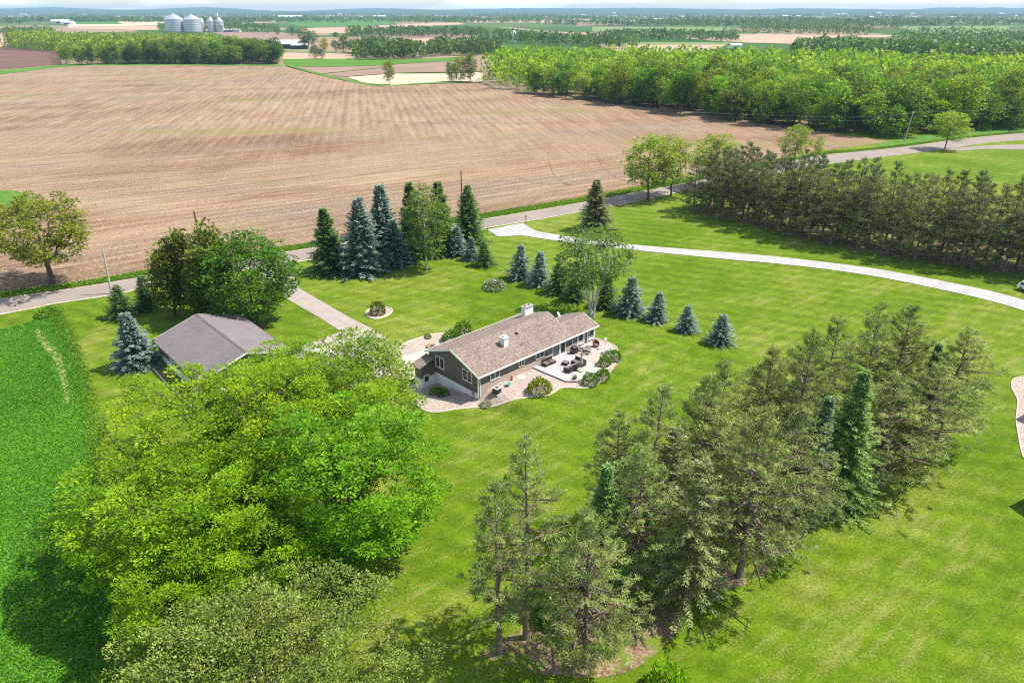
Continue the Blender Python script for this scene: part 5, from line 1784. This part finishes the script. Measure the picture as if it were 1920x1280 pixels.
def shrub(p, r, h, pair, lab, mat=None, name='shrub', group='shrubs round the house'):
    return plant(name, pair, p, lab, 'shrub', group, scale=(r, r, h), mat=mat, kids=KK)


shrub(hl(5.9, -5.0), 1.55, 1.35, GLD, 'large rounded shrub with golden tips on the gravel')
shrub(hl(19.8, -6.1), 0.95, 1.15, BSH[0], 'round green shrub farthest along the patio edging')
shrub(hl(17.7, -6.1), 0.85, 1.1, BSH[1], 'round green shrub at the inner corner of the patio')
shrub(hl(14.7, -8.3), 0.9, 1.1, BSH[0], 'round green shrub beside the deck, second from the steps')
shrub(hl(12.2, -8.1), 0.95, 1.15, BSH[1], 'round green shrub nearest the deck steps')
shrub(hl(-0.2, -1.6), 0.8, 0.55, BLO, 'low pale shrub at the gable corner')
shrub(hl(-2.0, 6.2), 0.9, 0.75, BSH[0], 'dark low clump in the shade of the gable end', name='grass_clump')
shrub(hl(-1.8, 5.0), 0.8, 0.7, BSH[1], 'second dark clump in the shade of the gable end', name='grass_clump')
shrub(gp(849, 640), 1.5, 1.5, BSH[0], 'large green shrub at the back wall nearer the drive')
shrub(gp(869, 627), 1.3, 1.6, BSH[1], 'large green shrub at the back wall nearer the chimney')
shrub(gp(803, 634), 0.45, 0.6, BSH[0], 'tiny dark plant in the bed by the drive')
shrub(gp(708, 588), 1.2, 1.5, BSH[1], 'dark leafy shrub in the small round bed', mat=M['leaf_cedar'])
shrub(gp(927, 540), 1.9, 1.35, BLO, 'pale blossoming shrub alone on the front lawn')
shrub(gp(1046, 1152), 1.9, 2.6, BSH[0], 'round green bush under the tall front pines')
shrub(gp(1250, 1300), 1.6, 1.8, BSH[1], 'bright green bush at the bottom picture edge', mat=M['leaf_yellow'])
shrub(gp(90, 590), 1.8, 1.1, BSH[0], 'wild green bush at the corner of the crop', mat=M['weed'])
# rock pile by the drive
t = thing('rock_pile', gp(811, 650), 'heap of tan and dark rocks beside the house drive', 'rock pile')
rk = random.Random(5)
for k in range(16):
    a, r_ = rk.uniform(0, 6.28), rk.uniform(0, 1.1)
    s = rk.uniform(0.22, 0.42)
    MB().lathe([(s * 0.7, -0.08), (s, s * 0.4), (s * 0.75, s * 0.9), (s * 0.2, s * 1.1)], (r_ * math.cos(a), r_ * math.sin(a) * 0.7, max(0, 0.35 - r_ * 0.3)), 6).build('rock', M['stone'] if k % 3 else M['firewood'], t)


# ------------------------------------------------------------------ uncountable green: crop, verges
def inside(ring, x, y):
    ring = np.asarray(ring)
    c = np.zeros(len(x), bool)
    j = len(ring) - 1
    for i in range(len(ring)):
        xi, yi, xj, yj = ring[i][0], ring[i][1], ring[j][0], ring[j][1]
        k = ((yi > y) != (yj > y)) & (x < (xj - xi) * (y - yi) / (yj - yi + 1e-12) + xi)
        c ^= k
        j = i
    return c


def tufts(name, label, x, y, size, per, mat, seed, spread=1.0, z=0.02):
    rg = np.random.default_rng(seed)
    n = len(x)
    P = np.stack([x, y, hgt(x, y) + z], 1)
    i = np.repeat(np.arange(n), per)
    sz = np.asarray(size) * np.ones(n)
    D = unit(rg.normal(0, spread, (n * per, 3)) * np.array((1, 1, 0.3)) + np.array((0, 0, 0.8)))
    L = sz[i] * rg.uniform(0.6, 1.3, n * per)
    V = blades(P[i] + rg.normal(0, 0.1, (n * per, 3)) * np.array((1, 1, 0)), D, L, L * 0.5, rg, 0.5)
    tn = np.clip(0.5 + 0.3 * np.sin(P[i, 0] * 0.21 + 1.3 * np.sin(P[i, 1] * 0.13)) * 0.4 + rg.normal(0, 0.22, n * per), 0, 1)
    o = obj(name, np_mesh(name, V, quads(n * per), mat, np.repeat(tn, 4)))
    return tag(o, label, kind='stuff')


rg0 = np.random.default_rng(77)
crop_ring = xy([(-60, 630), (0, 618), (50, 606), (88, 592), (112, 604), (132, 645), (155, 710), (175, 800), (186, 900), (196, 1000), (210, 1150), (222, 1300), (-80, 1300)])
X, Y = rg0.uniform(-95, -22, 190000), rg0.uniform(32, 108, 190000)
k = inside(crop_ring, X, Y)
X, Y = X[k], Y[k]
gap = xy([(66, 622), (74, 618), (90, 640), (112, 662), (124, 700), (131, 755), (124, 758), (114, 710), (98, 668), (78, 648)])
k = ~inside(gap, X + rg0.normal(0, 0.45, len(X)), Y + rg0.normal(0, 0.5, len(Y)))
tufts('alfalfa_crop', 'dense bright green forage crop', X[k][:80000], Y[k][:80000], 0.23, 4, M['crop'], 5)
M['dry'] = plain('dry_stubble', (0.24, 0.245, 0.09), 0.95, 0.5, 1.6)
sheet('dry_strip', smooth(gap, 3, True), 0.035, M['dry'])
edge_l = np.array(smooth(xy([(104, 592), (126, 630), (150, 700), (172, 790), (184, 890)]), 30))
wi = rg0.integers(0, len(edge_l), 5000)
tufts('field_margin', 'taller weeds along the crop edge', edge_l[wi, 0] + rg0.normal(0, 0.55, 5000), edge_l[wi, 1] + rg0.normal(0, 0.4, 5000), rg0.uniform(0.15, 0.32, 5000), 4, M['weed'], 6, 1.4)
RTn, FN = np.array(RT), None
wt = rg0.uniform(0, len(RTn) - 1.001, 30000)
i0 = wt.astype(int)
fr_ = (wt - i0)[:, None]
mid_ = RTn[i0] * (1 - fr_) + RTn[i0 + 1] * fr_
out_ = (RTn - np.array(RB))
out_ = unit(out_)
off_ = out_[i0] * rg0.uniform(0.6, 5.2, 30000)[:, None]
pv = mid_ + off_
k = ~inside(FR, pv[:, 0], pv[:, 1])
pv = pv[k]
tufts('roadside_grass', 'long bright grass on the verge between road and field', pv[:, 0], pv[:, 1], rg0.uniform(0.25, 0.45, len(pv)), 4, M['weed'], 8)


# ------------------------------------------------------------------ woods
WOOD = []
for i, (hh_, zb_, rx_, nc_, cl_) in enumerate(((16, 1.5, 5.2, 95, 1.7), (16, 2.0, 5.8, 95, 1.8), (16, 2.5, 4.9, 85, 1.6), (18.5, 1.5, 4.0, 90, 1.5), (14, 1.2, 6.0, 95, 1.9), (17, 3.0, 4.6, 70, 1.7))):
    WOOD.append(leafy(130 + i, hh_, zb_, rx_, rx_ * 0.95, nc_, 34, 0.80, cl_, 0.22, M['leaf_wood'], M['bark'], hollow=0.5, dome=0.05, lobes=0.5, tubes=4, twig=0.03))


def jitter_fill(ring, step, seed):
    ring = np.asarray(ring)
    rg = np.random.default_rng(seed)
    x0, y0 = ring.min(0)
    x1, y1 = ring.max(0)
    a, b = np.meshgrid(np.arange(x0, x1, step), np.arange(y0, y1, step))
    a = a.ravel() + rg.uniform(-0.4, 0.4, a.size) * step
    b = b.ravel() + rg.uniform(-0.4, 0.4, b.size) * step
    k = inside(ring, a, b)
    return np.stack([a[k], b[k]], 1)


def mass(name, label, pts, hts, q, mat, seed, leaf=0.22, wide=0.36):
    """many trees too far off to pick apart: one object"""
    rg = np.random.default_rng(seed)
    n = len(pts)
    i = np.repeat(np.arange(n), q)
    d = unit(rg.normal(0, 1, (n * q, 3)) + np.array((0, 0, 0.25)))
    r = rg.uniform(0.5, 1.0, n * q) ** 0.5
    h = np.asarray(hts)[i]
    P = np.stack([pts[i, 0], pts[i, 1], h * 0.52], 1) + d * r[:, None] * np.stack([h * wide, h * wide, h * 0.46], 1)
    D = unit(d * 0.5 + rg.normal(0, 0.6, (n * q, 3)))
    L = leaf * h * rg.uniform(0.6, 1.3, n * q)
    V = blades(P - D * L[:, None] * 0.5, D, L, L * 0.75, rg, 0.3)
    V[:, 2] = np.maximum(V[:, 2], 0.05)
    tt = rg.uniform(0.15, 0.85, n)[i]
    o = obj(name, np_mesh(name, V, quads(n * q), mat, np.repeat(np.clip(tt + rg.normal(0, 0.18, n * q), 0, 1), 4)))
    return tag(o, label, kind='stuff')


def ordinal(k):
    return ORD[k] if k < len(ORD) else None


def wood(ring, step, single, edge_count, edge_fmt, inner_label, group, mass_name, mass_label, seed, hmean, mat=None):
    pts = jitter_fill(ring, step, seed)
    pts = pts[np.argsort(np.hypot(pts[:, 0], pts[:, 1]))]
    rg = random.Random(seed)
    # trees that stand free to the camera: nothing of the wood nearer in the same direction
    px_ = pts[:, 0] / pts[:, 1]
    near = []
    taken = []
    for i in range(min(len(pts), single * 2)):
        w = step * 0.62 / pts[i, 1]
        if all(abs(px_[i] - t) > w for t in taken):
            taken.append(px_[i])
            near.append(i)
    near = sorted(near, key=lambda i: px_[i])
    order = {i: k for k, i in enumerate(near)}
    for i in range(min(single, len(pts))):
        s = rg.uniform(0.72, 1.22) * hmean / 16.0
        lab = edge_fmt(order[i], len(near)) if i in order else inner_label
        plant('woodland_tree', WOOD[rg.randrange(6)], (pts[i, 0], pts[i, 1], 0), lab, 'tree', group, scale=(s * rg.uniform(0.85, 1.2), s * rg.uniform(0.85, 1.2), s), mat=mat)
    rest = pts[single:]
    if len(rest):
        hts = np.array([rg.uniform(0.8, 1.2) * hmean for _ in rest])
        mass(mass_name, mass_label, rest, hts, 70, mat or M['leaf_wood'], seed + 1, 0.12, 0.34)


def words(n):
    tens = ['', '', 'twenty', 'thirty', 'forty', 'fifty', 'sixty', 'seventy']
    small = ORD
    if n < 20:
        return small[n]
    n += 1
    t, u = divmod(n, 10)
    if u == 0:
        return {20: 'twentieth', 30: 'thirtieth', 40: 'fortieth', 50: 'fiftieth', 60: 'sixtieth', 70: 'seventieth'}.get(n, '')
    return tens[t] + '-' + ORD[u - 1]


wood(xy([(895, 157), (1020, 179), (1120, 194), (1260, 213), (1411, 232), (1560, 251), (1690, 263), (1740, 259), (1800, 251), (1870, 244), (1930, 239), (2060, 228), (2060, 142), (1750, 142), (1600, 136), (1450, 130), (1250, 128), (1100, 126), (970, 124), (928, 136)]), 9.0, 296, 60,
     lambda k, n: 'edge tree of the big wood, %s along its front from the field end' % words(k), 'leafy tree inside the big wood behind its front edge', 'trees of the big wood', 'big_wood_canopy', 'far canopy of the big wood running back to the fields', 201, 16.5)
wood(xy([(14, 93), (60, 95), (110, 98), (117, 121), (250, 121), (400, 120), (524, 120), (526, 112), (440, 96), (380, 89), (120, 84), (95, 76), (30, 80)]), 9.5, 90, 40,
     lambda k, n: 'edge tree of the left wood, %s along the tilled field from the dark field' % words(k), 'leafy tree inside the left wood behind its front edge', 'trees of the left wood', 'left_wood_canopy', 'dense canopy of the left wood running back from the field', 211, 16.5, M['leaf_mixed'])

# single trees beyond the field
for base, top, wf, lab in (((730, 158), 118, 0.95, 'lone round tree on the far edge of the tilled field'), ((847, 153.5), 115, 0.85, 'first of three trees by the wood corner, thin crown'), ((864, 152.5), 103, 0.95, 'tallest of three trees by the wood corner'), ((882, 153.5), 104, 0.9, 'tree of the three touching the big wood')):
    h = rise(base, top)
    plant('field_tree', WOOD[rnd.randrange(6)], gp(*base), lab, 'tree', 'trees on the far field edge', scale=(h / 16 * wf, h / 16 * wf, h / 16))
FARM_T = [((520, 66), 50, 'dark round tree in the pink field by the grain bins'), ((549, 68), 50, 'spreading tree at the back of the pink field'), ((572, 92), 55, 'big dark tree behind the farm sheds'), ((588, 90), 60, 'dark tree right behind the low farm sheds'), ((590, 109), 84, 'open tree in front of the farm road'), ((603, 110), 90, 'small bushy tree beside the farm road'), ((645, 98), 64, 'tall dark tree right of the golden tree'), ((629, 96), 74, 'rounded tree just right of the golden tree'), ((664, 99), 68, 'dark tree ending the farmstead row'), ((630, 72), 58, 'small reddish-grey tree behind the farmstead')]
for base, top, lab in FARM_T:
    h = rise(base, top)
    plant('farm_tree', WOOD[rnd.randrange(6)], gp(*base), lab, 'tree', 'trees round the far farmstead', scale=(h / 16 * 1.15, h / 16 * 1.15, h / 16), mat=M['leaf_far'])
h = rise((609, 98), 69)
plant('golden_tree', WOOD[2], gp(609, 98), 'golden yellow tree at the far farmstead', 'tree', scale=(h / 16 * 1.0, h / 16 * 1.0, h / 16), mat=M['leaf_gold'])

# belts of far trees
BELT = [
    ([(668, 113), (800, 110.5), (800, 104), (740, 95), (690, 92), (668, 98)], 9, 14, 60),
    ([(795, 106), (925, 104), (940, 95), (900, 90), (815, 94)], 9, 13, 60),
    ([(648, 72), (735, 71), (850, 70), (925, 75), (905, 68), (850, 65), (760, 63), (655, 65)], 14, 15, 34),
    ([(925, 79), (1000, 84), (1120, 90), (1200, 92), (1180, 85), (1080, 80), (980, 75), (930, 74)], 13, 15, 40),
    ([(1115, 79), (1240, 78), (1385, 79), (1375, 74), (1240, 71), (1120, 74)], 14, 15, 34),
    ([(1465, 104), (1600, 112), (1800, 118), (1960, 116), (1960, 104), (1700, 100), (1520, 95)], 11, 15, 44),
    ([(1380, 66), (1480, 66), (1620, 69), (1640, 65), (1560, 61), (1400, 62)], 17, 15, 24),
    ([(1640, 86), (1800, 84), (1960, 83), (1960, 76), (1700, 78)], 15, 14, 30),
    ([(1690, 70), (1800, 69), (1960, 68), (1960, 65.5), (1700, 66)], 17, 14, 24),
    ([(1390, 57), (1560, 56), (1690, 59), (1690, 56), (1560, 53), (1400, 53)], 20, 15, 20),
    ([(390, 60), (500, 64), (530, 58), (430, 49), (385, 52)], 17, 14, 24),
    ([(105, 40), (200, 37), (310, 40), (310, 37), (200, 34), (105, 36)], 40, 16, 14),
    ([(300, 60), (316, 60), (316, 52), (296, 54)], 15, 14, 24),
    ([(-40, 66), (80, 60), (110, 68), (60, 72), (-40, 72)], 17, 14, 24),
]
for i, (ring, step, ht, q) in enumerate(BELT):
    dense = []
    for a in range(len(ring)):
        p, r_ = np.array(ring[a], float), np.array(ring[(a + 1) % len(ring)], float)
        dense += [p * (1 - t) + r_ * t for t in (0, 0.25, 0.5, 0.75)]
    pts = jitter_fill(xy(dense), step, 300 + i)
    hts = np.random.default_rng(400 + i).uniform(0.7, 1.25, len(pts)) * ht
    mass('far_tree_belt', 'belt of trees between the far fields', pts, hts, q, M['leaf_far'], 500 + i, 0.2)
# patchy tree cover from two kilometres out to the skyline
rgf = np.random.default_rng(909)
fp = []
for _ in range(430):
    py = 18.8 + 32 * rgf.uniform(0.02, 1) ** 1.3
    pxx = rgf.uniform(-60, 1980)
    c = ray(pxx, py)
    if c[1] > 11500 or (py > 44 and 0 < pxx < 1100):
        continue
    m = rgf.integers(14, 60)
    long_ = rgf.uniform(80, 420) * (c[1] / 2500) ** 0.4
    thin = rgf.uniform(4, 22) * (c[1] / 2500)
    fp.append(c + np.stack([rgf.uniform(-1, 1, m) * long_, rgf.normal(0, 1, m) * thin], 1))
fp = np.concatenate(fp)
mass('distant_woodland', 'hazy patches of woodland stretching to the skyline', fp, rgf.uniform(10, 18, len(fp)), 14, M['leaf_far'], 910, 0.36, 0.5)

# low wooded hills closing the view
nx, ny = 220, 26
hx, hy = np.meshgrid(np.linspace(-11500, 11500, nx), np.linspace(7200, 13200, ny))
hz = 30 * sst(7200, 9500, hy) + 30 * sst(9500, 13000, hy)
hz = hz * (0.75 + 0.35 * np.sin(hx / 1700 + 0.7) * np.sin(hx / 730 + hy / 2100) + 0.22 * np.sin(hx / 390 + hy / 900)) + 4 * np.sin(hx / 140.0 + hy / 70) * sst(7600, 8600, hy)
hz = np.maximum(hz, 0) - 1.0 + rgf.uniform(0, 7, hx.shape) * sst(7600, 9000, hy)
idx = np.arange(nx * ny).reshape(ny, nx)
hf = np.stack([idx[:-1, :-1], idx[:-1, 1:], idx[1:, 1:], idx[1:, :-1]], -1).reshape(-1, 4)
M['hill'] = far_field_mat('wooded_hill', (0.055, 0.10, 0.03), 0.4)
tag(obj('hills', np_mesh('hills', np.stack([hx, hy, hz], -1).reshape(-1, 3), hf, M['hill'])), 'low wooded hills on the skyline', kind='structure')

# ------------------------------------------------------------------ far farm buildings
M['galv'] = plain('galvanised_steel', (0.52, 0.54, 0.57), 0.42, 0.06, 0.6, 0.5, 0.55)


def bin_(px, w, top, base, label, cone=0.28):
    q = gp(px, base)
    k = FPX / math.hypot(q[1], CAM_H)
    r = w / 2 / k
    h = (base - top) / k
    t = thing('grain_bin', q, label, 'grain bin', 'steel grain bins')
    hb = h * (1 - cone)
    b = MB().lathe([(r, 0)] + [(r * (1.012 if j % 2 else 1.0), hb * j / 14) for j in range(1, 14)] + [(r, hb)], n=28)
    o = b.build('wall', M['galv'], t)
    MB().lathe([(r * 1.03, hb), (r * 0.5, hb + h * cone * 0.6), (r * 0.08, h), (r * 0.07, h + 0.8), (0.02, h + 1.0)], n=28).build('roof', M['galv'], t)
    ld = MB().span(r * 1.02, r * 1.05, -0.25, -0.18, 0, hb).span(r * 1.02, r * 1.05, 0.18, 0.25, 0, hb)
    ld.build('ladder', M['galv'], t)
    return t


bin_(330, 31, 32, 60, 'largest steel grain bin, left of the row')
bin_(352, 14, 37, 60, 'small steel bin squeezed between the two large ones')
bin_(364, 29, 33, 60.5, 'second large steel grain bin in the row')
bin_(381, 8, 38, 60, 'slim steel bin right of the second large one')
bin_(398, 13, 36.5, 60, 'tall narrow steel bin with a pale cap')
bin_(414, 13, 37, 60, 'rightmost steel grain bin beside the elevator leg')
q = gp(411, 60)
t = thing('grain_elevator', q, 'slim steel elevator tower above the grain bins', 'elevator')
MB().span(-1.2, 1.2, -1.2, 1.2, 0, 36).build('tower', M['galv'], t)
MB().span(-2.4, 2.4, -2.0, 2.0, 32, 38).build('head_house', M['white'], t)


def shed(px, py, w, d, h, label, roofm, wallm, rz=0.1, group='far farm buildings', name='farm_shed'):
    q = gp(px, py)
    t = thing(name, (q[0], q[1], -0.2), label, 'building', group, rz=rz)
    MB().span(-w / 2, w / 2, -d / 2, d / 2, 0, h).build('wall', wallm, t)
    r = MB()
    r.slab([(-w / 2 - 0.5, -d / 2 - 0.5, h), (w / 2 + 0.5, -d / 2 - 0.5, h), (w / 2 + 0.5, 0, h + d * 0.22), (-w / 2 - 0.5, 0, h + d * 0.22)], 0.3)
    r.slab([(-w / 2 - 0.5, 0, h + d * 0.22), (w / 2 + 0.5, 0, h + d * 0.22), (w / 2 + 0.5, d / 2 + 0.5, h), (-w / 2 - 0.5, d / 2 + 0.5, h)], 0.3)
    r.build('roof', roofm, t)
    MB().span(-w * 0.2, w * 0.2, -d / 2 - 0.15, -d / 2 - 0.02, 0.1, h * 0.7).build('door', M['dark_metal'], t)
    return t


M['roof_steel'] = plain('steel_roof', (0.60, 0.62, 0.66), 0.5, 0.06, 0.4, 0.4, 0.2)
M['barn_red'] = plain('barn_red', (0.28, 0.06, 0.04), 0.8, 0.15, 1)
shed(537, 90, 34, 22, 5, 'large pale-roofed cattle shed at the far farmstead', M['roof_steel'], M['dark_metal'], 0.12)
shed(563, 91, 20, 12, 4, 'low dark shed beside the large cattle shed', M['roof_steel'], M['dark_metal'], 0.1)
shed(545, 36, 120, 40, 9, 'long white farm shed on the far green hill field', M['roof_steel'], M['white'], 0.05)
shed(115, 44, 60, 25, 7, 'white farm shed above the left wood', M['roof_steel'], M['white'], 0.2)
shed(128, 46, 40, 20, 6, 'low grey shed beside the white one above the left wood', M['roof_steel'], M['foundation'], 0.1)
shed(430, 60, 50, 12, 4, 'long low white shed right of the grain bins', M['roof_steel'], M['white'], 0.0)
shed(477, 58, 24, 12, 5, 'small white building right of the grain bins', M['roof_steel'], M['white'], 0.0)
shed(712, 36, 60, 25, 12, 'white and red barn on the skyline fields', M['roof_steel'], M['barn_red'], 0.2)
shed(1180, 46, 40, 20, 9, 'white farm building among the trees on the right', M['roof_steel'], M['white'], 0.1)
shed(1232, 42, 50, 22, 9, 'pale barn beside dark trees on the right', M['roof_steel'], M['foundation'], 0.1)
shed(1378, 91, 14, 10, 4, 'small pale farm building by the tan fields', M['roof_steel'], M['white'], 0.1)
shed(1525, 97, 26, 14, 5, 'grey shed roof showing above the big wood', M['roof_steel'], M['foundation'], 0.1)
q = gp(963, 80)
t = thing('farm_silo', q, 'slim white silo standing among the far trees', 'silo')
kpm = FPX / q[1]
MB().lathe([(4.0, 0), (4.0, 15 / kpm)], n=18).build('wall', M['white'], t)
MB().lathe([(4.1, 15 / kpm), (3.2, 15 / kpm + 2), (1.6, 15 / kpm + 3.2), (0.1, 15 / kpm + 3.6)], n=18).build('dome', M['white'], t)
for k in range(46):
    py = rgf.uniform(21.5, 36)
    pxx = rgf.uniform(10, 1910)
    sc = gp(pxx, py)[1] / 3000
    shed(pxx, py, rgf.uniform(18, 40) * max(1, sc * 0.6), 16 * max(1, sc * 0.5), rgf.uniform(5, 9) * max(1, sc * 0.6), 'tiny white farm building in the hazy distance', M['roof_steel'], M['white'], rgf.uniform(-0.4, 0.4), 'tiny buildings near the skyline', 'distant_building')

# ------------------------------------------------------------------ air
hzm = bpy.data.materials.new('summer_haze')
hzm.use_nodes = True
for n_ in list(hzm.node_tree.nodes):
    hzm.node_tree.nodes.remove(n_)
ho = hzm.node_tree.nodes.new('ShaderNodeOutputMaterial')
hv = hzm.node_tree.nodes.new('ShaderNodeVolumePrincipled')
hv.inputs['Color'].default_value = (0.44, 0.70, 1.0, 1)
hv.inputs['Density'].default_value = 0.00007
hzm.node_tree.links.new(hv.outputs['Volume'], ho.inputs['Volume'])
F = FARM + 150
tag(MB().span(-F, F, -400, F, -4, 110).build('haze', hzm), 'thin blue summer haze over the far land', kind='stuff')
